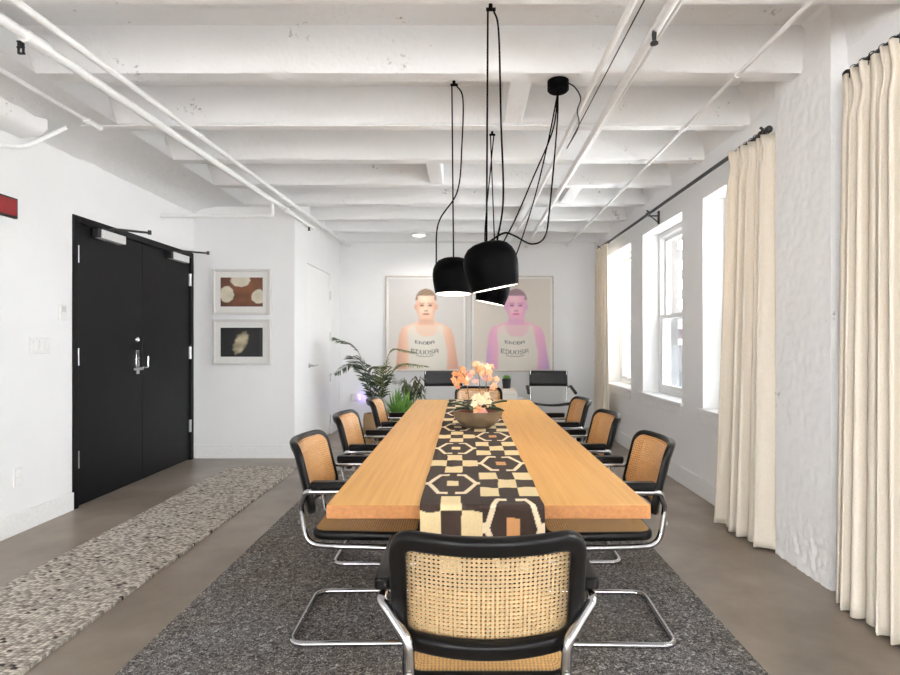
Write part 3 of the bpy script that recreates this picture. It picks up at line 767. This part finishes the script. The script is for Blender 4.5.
def Sseat(x,y,o):
    return Vector((x,y,.452+o-.006*math.cos(min(1,abs(x)/.24)*PI/2)*0))
def make_cane_chair():
    root=empty('cane_armchair')
    # steel tube: one continuous bend from arm to arm
    half=[(.249,.10,.648),(.249,-.205,.648),(.178,-.250,.570),(.178,-.225,.408),(.20,-.10,.408),(.232,.255,.408),(.236,.27,.0235),(.236,-.28,.0235)]
    pts=half+[(-x,y,z) for (x,y,z) in reversed(half)]
    rad=[0,.028,.05,.085,.05,.085,.085,.06]; rad=rad+rad[::-1]
    mb=MB(); mb.tube(fillet(pts,rad,7),.0125,12); mb.build('tube_frame',M['chrome'],root)
    # arm pads
    for s in (-1,1):
        mb=MB(); o=[]
        out=fillet([(s*.249-.021,-.188,0),(s*.249+.021,-.188,0),(s*.249+.022,.105,0),(s*.249-.022,.105,0)],.012,3,True)
        mb.prism([(p.x,p.y) for p in out],'z',.6615,.690); mb.build('armrest',M['blackwood'],root,bevel=.006)
    # back
    c=.021; path=[Vector((p.x,p.y)) for p in fillet([(-BW+c,c,0),(BW-c,c,0),(BW-c,BH-c,0),(-BW+c,BH-c,0)],.045,7,True)]
    dense=[]
    for i in range(len(path)):
        a,b=path[i],path[(i+1)%len(path)]; n=max(1,int((b-a).length/.025))
        for k in range(n): dense.append(a.lerp(b,k/n))
    mb=MB(); sweep(mb,lambda u,w,o:Sback(u,w,o-.002),dense,sect(.042,.032)); bf=mb.build('backrest_frame',M['blackwood'],root,angle=60)
    mb=MB(); cane(mb,lambda u,w,o:Sback(u,w,o+.0155),-BW+.025,BW-.025,.025,BH-.025,.0105,.0105); mb.build('cane_back',[M['cane_front'],M['cane_back']],root,angle=80)
    # seat
    y0,y1=-.205,.255; c=.022
    o=[(-seat_hw(y0)+c,y0+c,0),(seat_hw(y0)-c,y0+c,0),(seat_hw(y1)-c,y1-c,0),(-seat_hw(y1)+c,y1-c,0)]
    path=[Vector((p.x,p.y)) for p in fillet(o,.05,7,True)]
    mb=MB(); sweep(mb,Sseat,path,sect(.044,.036)); mb.build('seat_frame',M['blackwood'],root,angle=60)
    mb=MB(); cane(mb,lambda u,v,o:Vector((u*seat_hw(v)/.236,v,.472+o-.004*(1-(u/.236)**2)*math.sin(PI*min(1,max(0,(v-y0)/(y1-y0)))))),-.236+.017,.236-.017,y0+.017,y1-.017,.0105,.0105); mb.build('cane_seat',[M['cane_seat'],M['cane_back']],root,angle=80)
    # screws holding the back to the tube
    for s in (-1,1):
        mb=MB(); mb.lathe([(.001,.004),(.006,.003),(.007,0)],n=10,M=Matrix.Rotation(PI/2,4,'X')); mb.build('screw',M['steel'],root,loc=(s*.178,-.2545,.50))
    return root
M['cane_seat'] = simple('seat_cane', s2l((216,170,108)), .5, nscale=120, namt=.16)
proto=make_cane_chair()
RZ=.0105
chairs=[(.052,1.472,0,'cane armchair with its pale back to the viewer, below the hanging runner'),
 (-.442,2.44,-PI/2+.02,'cane armchair on the black door side, next to the hanging end of runner'),
 (-.452,3.235,-PI/2,'cane armchair on the black door side, middle one of that row'),
 (-.415,4.10,-PI/2+.03,'cane armchair on the black door side, next to the potted palm'),
 (.588,2.43,PI/2-.03,'cane armchair on the window side, next to the hanging end of runner'),
 (.595,3.255,PI/2,'cane armchair on the window side, middle one of that row'),
 (.615,4.07,PI/2+.02,'cane armchair on the window side, next to the far table corner'),
 (.130,4.90,PI,'cane armchair at the table end behind the orchid bowl')]
for i,(x,y,rz,lab) in enumerate(chairs):
    o=proto if i==0 else copy_tree(proto)
    o.location=(x,y,0); o.rotation_euler=(0,0,rz); tag(o,lab,'chair','cane armchairs around the dining table')

# ------------------------------------------------------------------ black leather tube chairs by the back wall
def make_leather_chair():
    root=empty('leather_armchair')
    half=[(.25,-.24,.868),(.25,-.20,.40),(.25,-.17,.405),(.25,.27,.435),(.25,.28,.013),(.25,-.26,.013)]
    pts=half+[(-x,y,z) for (x,y,z) in reversed(half)]; rad=[0,.05,.05,.07,.07,.05]; rad=rad+rad[::-1]
    mb=MB(); mb.tube(fillet(pts,rad,6),.0115,10)
    for s in (-1,1): mb.tube(fillet([(s*.25,-.222,.64),(s*.30,-.20,.655),(s*.305,.17,.60)],.04),.0115,10)
    mb.build('tube_frame',M['chrome'],root)
    for s in (-1,1):
        mb=MB(); mb.tube([(s*.300,-.17,.654),(s*.305,.19,.598)],.021,10); mb.build('armrest',M['leather'],root)
    mb=MB()
    def bk(u,v): 
        x=-.262+.524*u; return (x,-.242-.022*(1-(2*u-1)**2)+.03*(1-v),.655+.21*v)
    mb.grid(bk,14,4); b=mb.build('backrest',M['leather'],root,angle=60); s_=b.modifiers.new('t','SOLIDIFY'); s_.thickness=.024; s_.offset=0
    mb=MB()
    def se(u,v):
        x=-.262+.524*u; y=-.19+.47*v; return (x,y,.425+.05*v-.03*(1-(2*u-1)**2))
    mb.grid(se,12,8); b=mb.build('seat',M['leather'],root,angle=60); s_=b.modifiers.new('t','SOLIDIFY'); s_.thickness=.028; s_.offset=0
    return root
lc=make_leather_chair(); lc.location=(1.145,7.24,0); lc.rotation_euler=(0,0,PI-.04)
tag(lc,'black leather tube armchair beside the window curtain, under the pink portrait','chair','black leather armchairs by the portrait wall')
l2=copy_tree(lc); l2.location=(-.29,7.22,0); l2.rotation_euler=(0,0,PI+.04)
tag(l2,'black leather tube armchair under the warm-toned portrait, behind the orchids','chair','black leather armchairs by the portrait wall')

# side table, books, succulent
p=at(507,395,7.3)
stx,sty=.50,7.25
sd=empty('side_table',(stx,sty,0)); tag(sd,'low side table between the two black leather chairs','table')
mb=MB(); mb.lathe([(.001,.0),(.30,.0),(.305,.006),(.305,.016),(.30,.022),(.001,.022)],(0,0,.50),40); mb.build('table_top',M['silver'],sd)
for k in range(3):
    a=k*2*PI/3+.5; mb=MB(); mb.tube([(math.cos(a)*.24,math.sin(a)*.24,.50),(math.cos(a)*.27,math.sin(a)*.27,.0)],.011,8); mb.build('leg',M['chrome'],sd)
zz=.523
bkc=[((226,224,220),.36,.27,.035,.03,'white book at the bottom of the stack'),((205,196,190),.34,.25,.028,-.06,'pale grey book, second from the bottom of the stack'),((236,234,230),.32,.24,.03,.08,'white book, third from the bottom of the stack'),((232,214,204),.29,.23,.025,.0,'pale pink book on top of the stack')]
for (c,wx,wy,t,rz,lab) in bkc:
    root=empty('book',(.56-.04,sty-.03,zz),rz); tag(root,lab+' under the little succulent','book','books on the low side table')
    cm=simple('book_cover',s2l(c),.4)
    mb=MB(); mb.box((-wx/2,-wy/2,0),(wx/2,wy/2,.003)); mb.box((-wx/2,-wy/2,t-.003),(wx/2,wy/2,t)); mb.box((-wx/2,wy/2-.003,.003),(wx/2,wy/2,t-.003)); mb.build('cover',cm,root,smooth=False)
    mb=MB(); mb.box((-wx/2+.004,-wy/2+.004,.0032),(wx/2-.004,wy/2-.0032,t-.0032)); mb.build('pages',M['paper'],root,smooth=False)
    zz+=t+.0006
sc_=empty('succulent',(.555,sty-.03,zz)); tag(sc_,'small green succulent in a black pot on the stack of books','plant')
mb=MB(); mb.lathe([(.001,0),(.050,0),(.062,.13),(.056,.13),(.05,.11),(.001,.11)],(0,0,0),24); mb.build('pot',M['pot_black'],sc_)
mb=MB()
for k in range(22):
    a=k*2.4; el=.5+.9*(k/22); l=.075
    d=Vector((math.cos(a)*math.cos(el),math.sin(a)*math.cos(el),math.sin(el)))
    b=Vector((0,0,.112)); mb.tube([b,b+d*l*.5,b+d*l],[.006,.012,.001],6)
mb.build('foliage',M['fern'],sc_)

# ------------------------------------------------------------------ orchid bowl on the table
ob=empty('orchid_bowl',(.075,3.21,TZ+.007)); tag(ob,'wide brown stoneware bowl planted with orange and pink orchids','flower bowl')
mb=MB(); mb.lathe([(.001,0),(.075,0),(.115,.028),(.140,.062),(.150,.098),(.143,.100),(.132,.070),(.10,.05),(.001,.05)],(0,0,0),48); mb.build('bowl',M['clay'],ob)
mb=MB()
def so_(u,v):
    r=.139*v; a=2*PI*u; return (r*math.cos(a),r*math.sin(a),.084+.012*(1-v*v)+mnoise.noise(Vector((r*math.cos(a)*40,r*math.sin(a)*40,0)))*.008)
mb.grid(so_,40,12); mb.build('soil',M['soil'],ob)
def leafmesh(base,dirn,L_,W,up,droop):
    mb=MB(); side=Vector((-dirn.y,dirn.x,0)).normalized()
    def f(u,v):
        t=v; w=W*math.sin(PI*min(1,.08+.92*t)**.8)*(2*u-1)
        p=base+dirn*(L_*t)+Vector((0,0,up*t-droop*t*t))+side*w; p.z+=abs(2*u-1)*W*.35; return p
    mb.grid(f,4,10); return mb
for k,(a,l,u_) in enumerate(((3.3,.15,.07),(2.9,.12,.02),(.2,.15,.08),(-.25,.13,.03),(1.4,.10,.06),(4.4,.11,.04),(5.4,.12,.07),(2.2,.11,.06))):
    d=Vector((math.cos(a),math.sin(a),0)); o=leafmesh(Vector((math.cos(a)*.03,math.sin(a)*.03,.094)),d,l,.027,u_+.03,.06).build('leaf',M['leaf'],ob); sd_=o.modifiers.new('t','SOLIDIFY'); sd_.thickness=.0025
pet=[simple('orchid_orange',s2l((218,146,98)),.5,nscale=60,namt=.25),simple('orchid_peach',s2l((230,178,138)),.5,nscale=60,namt=.2),simple('orchid_pink',s2l((218,158,150)),.5,nscale=60,namt=.25),simple('orchid_cream',s2l((238,216,184)),.5,nscale=60,namt=.15),simple('orchid_lip',s2l((176,66,50)),.5)]
def blossom(sc,ci,seed):
    rnd=random.Random(seed); mb=MB()
    for k in range(5):
        a=2*PI*k/5+PI/2; w=.44 if k in (1,4) else .30
        def f(u,v,a=a,w=w):
            r=sc*v; ww=sc*w*math.sin(PI*(.06+.90*v))*(2*u-1)
            return (r*math.cos(a)-ww*math.sin(a), -.22*sc*(1-(1-v)**2)*0+.18*sc*v*v-.0, r*math.sin(a)+ww*math.cos(a))
        mb.grid(f,4,5,0)
    mb.lathe([(.0005,-.30*sc),(.14*sc,-.22*sc),(.10*sc,-.02*sc),(.0005,0)],n=8,mi=1,M=Matrix.Rotation(PI/2,4,'X')@Matrix.Scale(1,4))
    o=mb.build('blossom',[pet[ci],pet[4]],ob); s_=o.modifiers.new('t','SOLIDIFY'); s_.thickness=.0012
    return o
stems=[((-.05,.0),[(-.055,-.01,.2),(-.075,-.02,.29),(-.10,-.03,.335)],0),((.02,.01),[(.015,.0,.2),(.005,-.01,.32),(-.02,-.02,.375)],1),((.035,.0),[(.045,0,.2),(.06,-.01,.31),(.075,-.03,.33)],1),((.0,.02),[(.04,.02,.16),(.075,.0,.24),(.09,-.02,.27)],2)]
rnd=random.Random(5)
for (b,ps,ci) in stems:
    pts=catmull([(b[0],b[1],.09)]+ps,8); mb=MB(); mb.tube(pts,.0026,6); mb.build('stem',M['stem'],ob)
spots=[]
for cx,cz,rx,rz,n,cs in ((-.10,.29,.045,.055,12,(0,0,1)),(.015,.35,.075,.04,16,(1,0,1,1,3)),(.075,.29,.045,.06,10,(2,1,2)),(-.02,.31,.04,.05,4,(3,2))):
    for k in range(n):
        a=rnd.random()*2*PI; r=math.sqrt(rnd.random()); spots.append((cx+rx*r*math.cos(a),-.03+.05*(rnd.random()-.5),cz+rz*r*math.sin(a),rnd.choice(cs),.019+.007*rnd.random()))
for k in range(7):
    spots.append((-.0+.10*(rnd.random()-.5)+.015,-.06-.03*rnd.random(),.135+.085*rnd.random(),rnd.choice((3,3,3,1)),.026))
spots+= [(.0,-.10,.115,0,.028),(.03,-.10,.105,2,.028),(.015,-.105,.085,2,.026),(-.01,-.10,.10,1,.026),(.06,-.09,.15,3,.026),(-.02,-.08,.18,3,.026)]
for k,(x,y,z,ci,sc) in enumerate(spots):
    o=blossom(sc,ci,k); o.location=(x,y,z); o.rotation_euler=(rnd.uniform(-.5,.4),rnd.uniform(-.6,.6),rnd.uniform(-.8,.8))

# ------------------------------------------------------------------ palm and green plants
def frond(mb, pts, width, n=26, droop=.28, seed=0):
    rnd=random.Random(seed); c=catmull(pts,14); mb.tube(c,[.006*(1-.8*i/len(c)) for i in range(len(c))],5)
    Lc=len(c)
    for k in range(n):
        t=.22+.78*k/(n-1); i=min(Lc-2,int(t*(Lc-1))); p=c[i]; tg=(c[i+1]-c[i]).normalized()
        sd_=tg.cross(Vector((0,0,1))); sd_=sd_.normalized() if sd_.length>.01 else Vector((1,0,0))
        ln=width*math.sin(PI*(.12+.80*t))**.7*(.9+.2*rnd.random())
        for s in (-1,1):
            d=(sd_*s*.85+tg*.62).normalized(); w=tg.cross(Vector((0,0,1)).cross(tg)).normalized() if False else tg
            q=[p+d*(ln*x)+Vector((0,0,-droop*ln*x*x+.06*ln)) for x in (0,.35,.7,1)]; ws=(.004,.012,.009,.0008)
            vs=[]
            for a,wd in zip(q,ws): vs+= [a+w*wd,a-w*wd]
            mb.add(vs,[(0,1,3,2),(2,3,5,4),(4,5,7,6)])
PD=6.75
pb=Vector((-1.10,PD,.45))
pl=empty('potted_palm',(pb.x,pb.y,0)); tag(pl,'tall potted palm with arching fronds in the corner by the white door','plant')
mb=MB(); mb.lathe([(.001,0),(.13,0),(.165,.10),(.17,.30),(.16,.37),(.150,.37),(.15,.33),(.001,.33)],(0,0,0),28); mb.build('basket',M['basket'],pl)
def rel(x,y,d=PD): q=at(x,y,d); return q-Vector((pb.x,pb.y,0))
base_=Vector((0,0,.33))
fr=[([rel(371,395),rel(358,352),rel(335,338,PD-.1)],.31,'palm'),([rel(376,392),rel(368,372),rel(352,356,PD-.3)],.28,'palm'),([rel(370,390),rel(354,366),rel(334,374,PD-.2)],.21,'palm'),
    ([rel(384,392),rel(398,366),rel(426,366,PD-.2)],.22,'palm_lite'),([rel(384,388),rel(390,352),rel(414,352,PD+.1)],.20,'palm_lite'),([rel(381,388),rel(380,368),rel(388,366,PD-.35)],.15,'palm_lite'),
    ([rel(378,392),rel(372,376),rel(366,382,PD-.4)],.15,'palm'),([rel(382,392),rel(386,376),rel(398,384,PD-.35)],.14,'palm')]
for i,(ps,wd,mt) in enumerate(fr):
    mb=MB(); frond(mb,[base_+Vector((.03*math.cos(i*2),.03*math.sin(i*2),0))]+ps,wd,seed=i); mb.build('frond',M[mt],pl)
gp=empty('leafy_plant',(-.83,6.95,0)); tag(gp,'bushy bright green plant between the palm and the black leather chair','plant')
mb=MB(); mb.lathe([(.001,0),(.10,0),(.14,.26),(.13,.26),(.12,.22),(.001,.22)],(0,0,0),24); mb.build('pot',M['pot_black'],gp)
rnd=random.Random(11); mb=MB()
for k in range(260):
    a=rnd.random()*2*PI; el=rnd.uniform(.15,1.4); l=rnd.uniform(.34,.58)
    d=Vector((math.cos(a)*math.cos(el)*.72,math.sin(a)*math.cos(el)*.5,math.sin(el)*.95)); sd_=Vector((-math.sin(a),math.cos(a),0)); b=Vector((rnd.uniform(-.08,.08),rnd.uniform(-.06,.06),.22))
    vs=[];
    for t,w in ((0,.003),(.35,.013),(.7,.012),(1,.001)):
        p=b+d*l*t+Vector((0,0,-.16*t*t*(1-math.sin(el)*.6))); vs+= [p+sd_*w,p-sd_*w]
    mb.add(vs,[(0,1,3,2),(2,3,5,4),(4,5,7,6)])
mb.build('foliage',M['fern'],gp)
gp=empty('dark_leaf_plant',(-.72,7.28,0)); tag(gp,'dark-leaved plant rising behind the bushy green plant under the portrait','plant')
mb=MB(); mb.lathe([(.001,0),(.09,0),(.12,.24),(.11,.24),(.10,.20),(.001,.20)],(0,0,0),24); mb.build('pot',M['basket'],gp)
mb=MB(); mt=MB()
for k in range(16):
    a=k*2.4; l=rnd.uniform(.05,.13); top=Vector((math.cos(a)*l*1.2,math.sin(a)*l*.8,rnd.uniform(.62,.82))); mt.tube(catmull([(0,0,.2),(top.x*.4,top.y*.4,.45),top],5),.004,5)
    for q in range(7):
        aa=a+q*1.1; d=Vector((math.cos(aa),math.sin(aa)*.7,-.35)); b=top-Vector((0,0,.02*q)); sd_=Vector((-math.sin(aa),math.cos(aa),0)); vs=[]
        for t,w in ((0,.003),(.4,.014),(.75,.011),(1,.001)):
            p=b+d*.10*t+Vector((0,0,-.05*t*t)); vs+=[p+sd_*w,p-sd_*w]
        mb.add(vs,[(0,1,3,2),(2,3,5,4),(4,5,7,6)])
mt.build('stem',M['stem'],gp); mb.build('foliage',M['dark_leaf'],gp)

# ------------------------------------------------------------------ pendant lamps
can=Vector((.525,3.045,ZB)); mb=MB(); mb.lathe([(.001,-.062),(.052,-.062),(.06,-.054),(.06,-.004),(.001,-.001)],can,36)
tag(mb.build('lamp_canopy',M['shade']),'round black ceiling canopy that feeds the three pendant cables','lamp canopy')
mb=MB(); mb.tube(catmull([can+Vector((.05,0,-.01)),can+Vector((.10,.02,-.03)),can+Vector((.14,.06,-.075)),can+Vector((.15,.2,-.085)),Vector((.735,3.5,2.65)),Vector((.735,3.9,2.655))],8),.004,6); mb.tube([Vector((.735,1.0,2.655)),Vector((.735,3.9,2.655))],.003,6)
tag(mb.build('power_cable',M['black_metal']),'black power cable from the canopy along the white ceiling pipe','cable')
prof=[(.001,.205),(.03,.205),(.062,.199),(.088,.186),(.106,.164),(.116,.138),(.1195,.11),(.117,.075),(.110,.035),(.103,0),(.100,0),(.107,.035),(.113,.08),(.114,.11),(.108,.14),(.09,.175),(.05,.19),(.001,.19)]
def lamp(px,py,d,tx,ty,hook,cables,label,drop):
    # px,py: centre of the shade's mouth
    p=at(px,py,d); R=Matrix.Rotation(ty,4,'Y')@Matrix.Rotation(tx,4,'X')
    root=empty('pendant_lamp',p); tag(root,label,'lamp','black pendant lamps over the table')
    mb=MB(); mb.lathe(prof,(0,0,0),48,M=R); mb.build('lamp_shade',M['shade'],root,angle=60)
    mb=MB(); mb.lathe([(.001,.001),(.07,.001),(.1003,.0005),(.1003,.006)],(0,0,0),40,M=R); mb.build('diffuser',M['diffuser'],root)
    hk=Vector(hook)
    top=p+(R@Vector((0,0,.200)))
    mb=MB(); mb.tube([hk+Vector((0,0,.0))-p,hk+Vector((0,0,-.02))-p],.009,8); mb.cyl(hk+Vector((-.02,0,-.022))-p,hk+Vector((.022,0,-.022))-p,.0075,8); mb.build('hook',M['shade'],root)
    mb=MB(); mb.tube([hk+Vector((-.012,0,-.022))-p,top-p],.0042,6); mb.build('cable',M['shade'],root)
    for c in cables:
        mb=MB(); mb.tube([q-p for q in catmull(c(p,R,hk),10)],.0042,6); mb.build('cable',M['shade'],root)
    li=bpy.data.lights.new('lamp_glow','SPOT'); li.energy=LAMP_W; li.color=(1,.72,.42); li.shadow_soft_size=.07; li.spot_size=math.radians(150); li.spot_blend=.6
    lo=bpy.data.objects.new('lamp_glow',li); COL.objects.link(lo); lo.parent=root; lo.location=R@Vector((0,0,-.012)); lo.rotation_euler=R.to_euler()
LAMP_W=9
cb=can+Vector((0,0,-.06))
lamp(453.5,294,3.05,-.04,.0,(-.062,3.05,ZB),[
  lambda p,R,h:[h+Vector((.012,0,-.022)),h+Vector((.05,0,-.10)),h+Vector((.045,0,-.35)),h+Vector((.02,0,-.62)),p+Vector((-.085,0,.40)),p+(R@Vector((-.098,-.01,.172)))],
  lambda p,R,h:[cb,cb+Vector((-.03,-.0,-.22)),at(533,178,3.03),at(511,228,3.04),at(487,266,3.06),p+(R@Vector((.098,.03,.168)))]],
  'black pendant lamp with its bright mouth showing, before the warm-toned portrait',0)
lamp(495.5,288.5,2.36,.05,-.20,(.112,2.36,ZB),[
  lambda p,R,h:[h+Vector((.012,0,-.022)),h+Vector((.035,0,-.12)),h+Vector((.045,0,-.5)),h+Vector((.055,0,-.85)),p+(R@Vector((.045,0,.195)))],
  lambda p,R,h:[cb,cb+Vector((-.015,-.05,-.22)),at(550,205,2.75),at(545,236,2.62),at(532,244,2.55),at(515,236,2.42),at(504,233,2.36),p+(R@Vector((.01,-.0,.203)))]],
  'largest black pendant lamp, tilted, hanging over the middle of the table',0)
lamp(490,303,3.78,.03,.20,(.19,3.78,ZB),[
  lambda p,R,h:[h+Vector((.012,0,-.022)),h+Vector((-.01,0,-.25)),h+Vector((-.05,0,-.7)),p+(R@Vector((-.06,0,.19)))],
  lambda p,R,h:[cb,cb+Vector((-.04,.12,-.25)),at(534,200,3.5),at(518,250,3.7),p+(R@Vector((.08,0,.185)))]],
  'black pendant lamp tilted and half hidden behind the largest one',0)

# ------------------------------------------------------------------ curtain rods and curtains
RXX,RZZ=1.82,2.53
def rod(y0,y1,brs,label):
    root=empty('curtain_rod',(RXX,y0,RZZ)); tag(root,label,'curtain rod')
    mb=MB(); mb.cyl((0,0,0),(0,y1-y0,0),.0145,12); mb.build('rod',M['black_metal'],root)
    for yy in (0,y1-y0):
        mb=MB(); mb.ball((0,yy,0),.022); mb.build('finial',M['black_metal'],root)
    for b in brs:
        yy=b-y0; mb=MB(); mb.tube([(0,yy,-.018),(.095,yy,-.018)],.007,8); mb.tube([(.02,yy,-.02),(.1,yy,-.085)],.006,8); mb.box((.095,yy-.014,-.10),(.1085,yy+.014,.03)); mb.tube([(-.0,yy-.006,.02),(-.02,yy-.006,.035)],.008,8); mb.lathe([(.018,-.008),(.022,-.008),(.022,.008),(.018,.008)],(0,yy,0),14,M=Matrix.Rotation(PI/2,4,'X')); mb.build('bracket',M['black_metal'],root)
rod(-.6,2.57,(.4,2.2),'black curtain rod before the pillar on the window wall')
rod(3.235,7.40,(3.30,5.36,7.33),'long black curtain rod between the pillar and the portrait wall')
def curtain(y0t,y1t,y0b,y1b,xc,nf,label,seed,amp=.055,slant=0):
    root=empty('curtain',(xc,(y0t+y1t)/2,0)); tag(root,label,'curtain')
    ns=nf*14; nzs=48; ym=(y0t+y1t)/2
    ph=[random.Random(seed+i).uniform(-.5,.5) for i in range(nf+2)]
    def P(u,v):
        z=.012+(RZZ-.012-.022)*v
        y0=lerp(y0b,y0t,v**.8); y1=lerp(y1b,y1t,v**.8)
        s=u*nf; i=int(min(nf-1,math.floor(s)))
        wv=math.sin(2*PI*s+.35*math.sin(2*PI*s*.37+seed)+(1-v)*.5*math.sin(s*1.3+seed))
        pinch=1-math.exp(-((v-.955)/.028)**2)*.55
        am=amp*(.62+.38*(1-v))*pinch*(.8+.35*math.sin(s*2.1+seed*1.7))
        yy=y0+(y1-y0)*u+.012*math.cos(4*PI*s)*(1-v*.4)
        return (am*wv-.012*(1-v)*math.sin(u*3+seed)+slant*(.5-u), yy-ym, z)
    mb=MB(); mb.grid(P,ns,nzs); o=mb.build('drape',M['curtain'],root,angle=180); so=o.modifiers.new('t','SOLIDIFY'); so.thickness=.004
    # stitched hem fold at the foot and pleat tape at the head
    mb=MB(); mb.grid(lambda u,v:(lambda q:(q[0]-.0028,q[1],q[2]))(P(u,.0+.0045+.066*v)),ns,3); mb.build('hem',M['curtain'],root,angle=180)
    for k in range(nf):
        mb=MB(); u=(k+.5)/nf; q=P(u,1.0); mb.tube([(0,q[1],q[2]-.02),(0,q[1],q[2]+.004)],.004,6); mb.lathe([(.0195,-.003),(.0225,-.003),(.0225,.003),(.0195,.003)],(RXX-xc,q[1],RZZ),12,M=Matrix.Rotation(PI/2,4,'X'))
        mb.build('ring',M['black_metal'],root)
curtain(2.02,2.545,1.96,2.60,1.795,9,'cream linen curtain on the near rod beside the rough pillar',3,.062)
curtain(3.225,3.57,3.22,3.76,1.80,6,'cream linen curtain between the rough pillar and the first window',8,.066,.07)
curtain(6.80,7.36,6.74,7.44,1.79,6,'cream linen curtain at the corner by the portrait wall',21,.055)

# ------------------------------------------------------------------ outside
mb=MB()
mb.box((4.5,19.0,-6),(7.5,24,8.5))
for k in range(20):
    mb.box((7.5,19.0,-5.6+k*.7),(7.72,19.6,-5.25+k*.7))
o=mb.build('brick_building',M['brick_out'],smooth=False); tag(o,'grey brick building with a toothed corner seen through the middle window','building')
mb=MB(); mb.box((5.5,12.0,-6),(9,18.0,1.0)); mb.prism([(5.4,1.0),(9.1,1.0),(9.1,1.25),(5.4,1.12)],'y',11.9,18.1); o=mb.build('low_building',M['siding_out'],smooth=False); tag(o,'low grey building below the brick one outside the window','building')

# ------------------------------------------------------------------ light, camera, colour
w=bpy.data.worlds.new('overcast'); SC.world=w; w.use_nodes=True; nt=w.node_tree
bg=nt.nodes['Background']; tc=nt.nodes.new('ShaderNodeTexCoord'); sx=nt.nodes.new('ShaderNodeSeparateXYZ'); nt.links.new(tc.outputs['Generated'],sx.inputs[0])
rp=ramp(nt,[(.0,(.7,.7,.7)),(.48,(.8,.8,.8)),(.53,(.97,.985,1.0)),(1,(1,1.0,1.0))])
ma=N(nt,'ShaderNodeMath',operation='MULTIPLY_ADD'); ma.inputs[1].default_value=.5; ma.inputs[2].default_value=.5; nt.links.new(sx.outputs[2],ma.inputs[0]); nt.links.new(ma.outputs[0],rp.inputs[0])
# overcast sky, brighter on the window side where the sun stands behind the cloud
mr=N(nt,'ShaderNodeMapRange',interpolation_type='SMOOTHSTEP'); mr.inputs['From Min'].default_value=-.15; mr.inputs['From Max'].default_value=.6; mr.inputs['To Min'].default_value=WORLD_LO; mr.inputs['To Max'].default_value=WORLD_HI
nt.links.new(sx.outputs[0],mr.inputs['Value'])
m2=N(nt,'ShaderNodeMapRange',interpolation_type='SMOOTHSTEP'); m2.inputs['From Min'].default_value=-.25; m2.inputs['From Max'].default_value=-.85; m2.inputs['To Min'].default_value=0; m2.inputs['To Max'].default_value=WORLD_LEFT  # extra fill added from the door side to lift the window wall
nt.links.new(sx.outputs[0],m2.inputs['Value']); ad=N(nt,'ShaderNodeMath',operation='ADD'); nt.links.new(mr.outputs[0],ad.inputs[0]); nt.links.new(m2.outputs[0],ad.inputs[1])
nt.links.new(rp.outputs[0],bg.inputs[0]); nt.links.new(ad.outputs[0],bg.inputs[1])

cam=bpy.data.cameras.new('camera'); co=bpy.data.objects.new('camera',cam); COL.objects.link(co); SC.camera=co
co.location=(0,0,H); co.rotation_euler=(PI/2,0,0); cam.sensor_width=36; cam.lens=36*F/900
cam.shift_x=-(CX-450)/900; cam.shift_y=(CY-337.5)/900; cam.clip_start=.02
SC.view_settings.view_transform='Standard'; SC.view_settings.look='None'; SC.view_settings.gamma=1; SC.view_settings.use_curve_mapping=False
SC.view_settings.exposure=-.33
SC.cycles.use_denoising=True; SC.cycles.max_bounces=14; SC.cycles.diffuse_bounces=8; SC.cycles.transparent_max_bounces=24; SC.cycles.sample_clamp_indirect=8
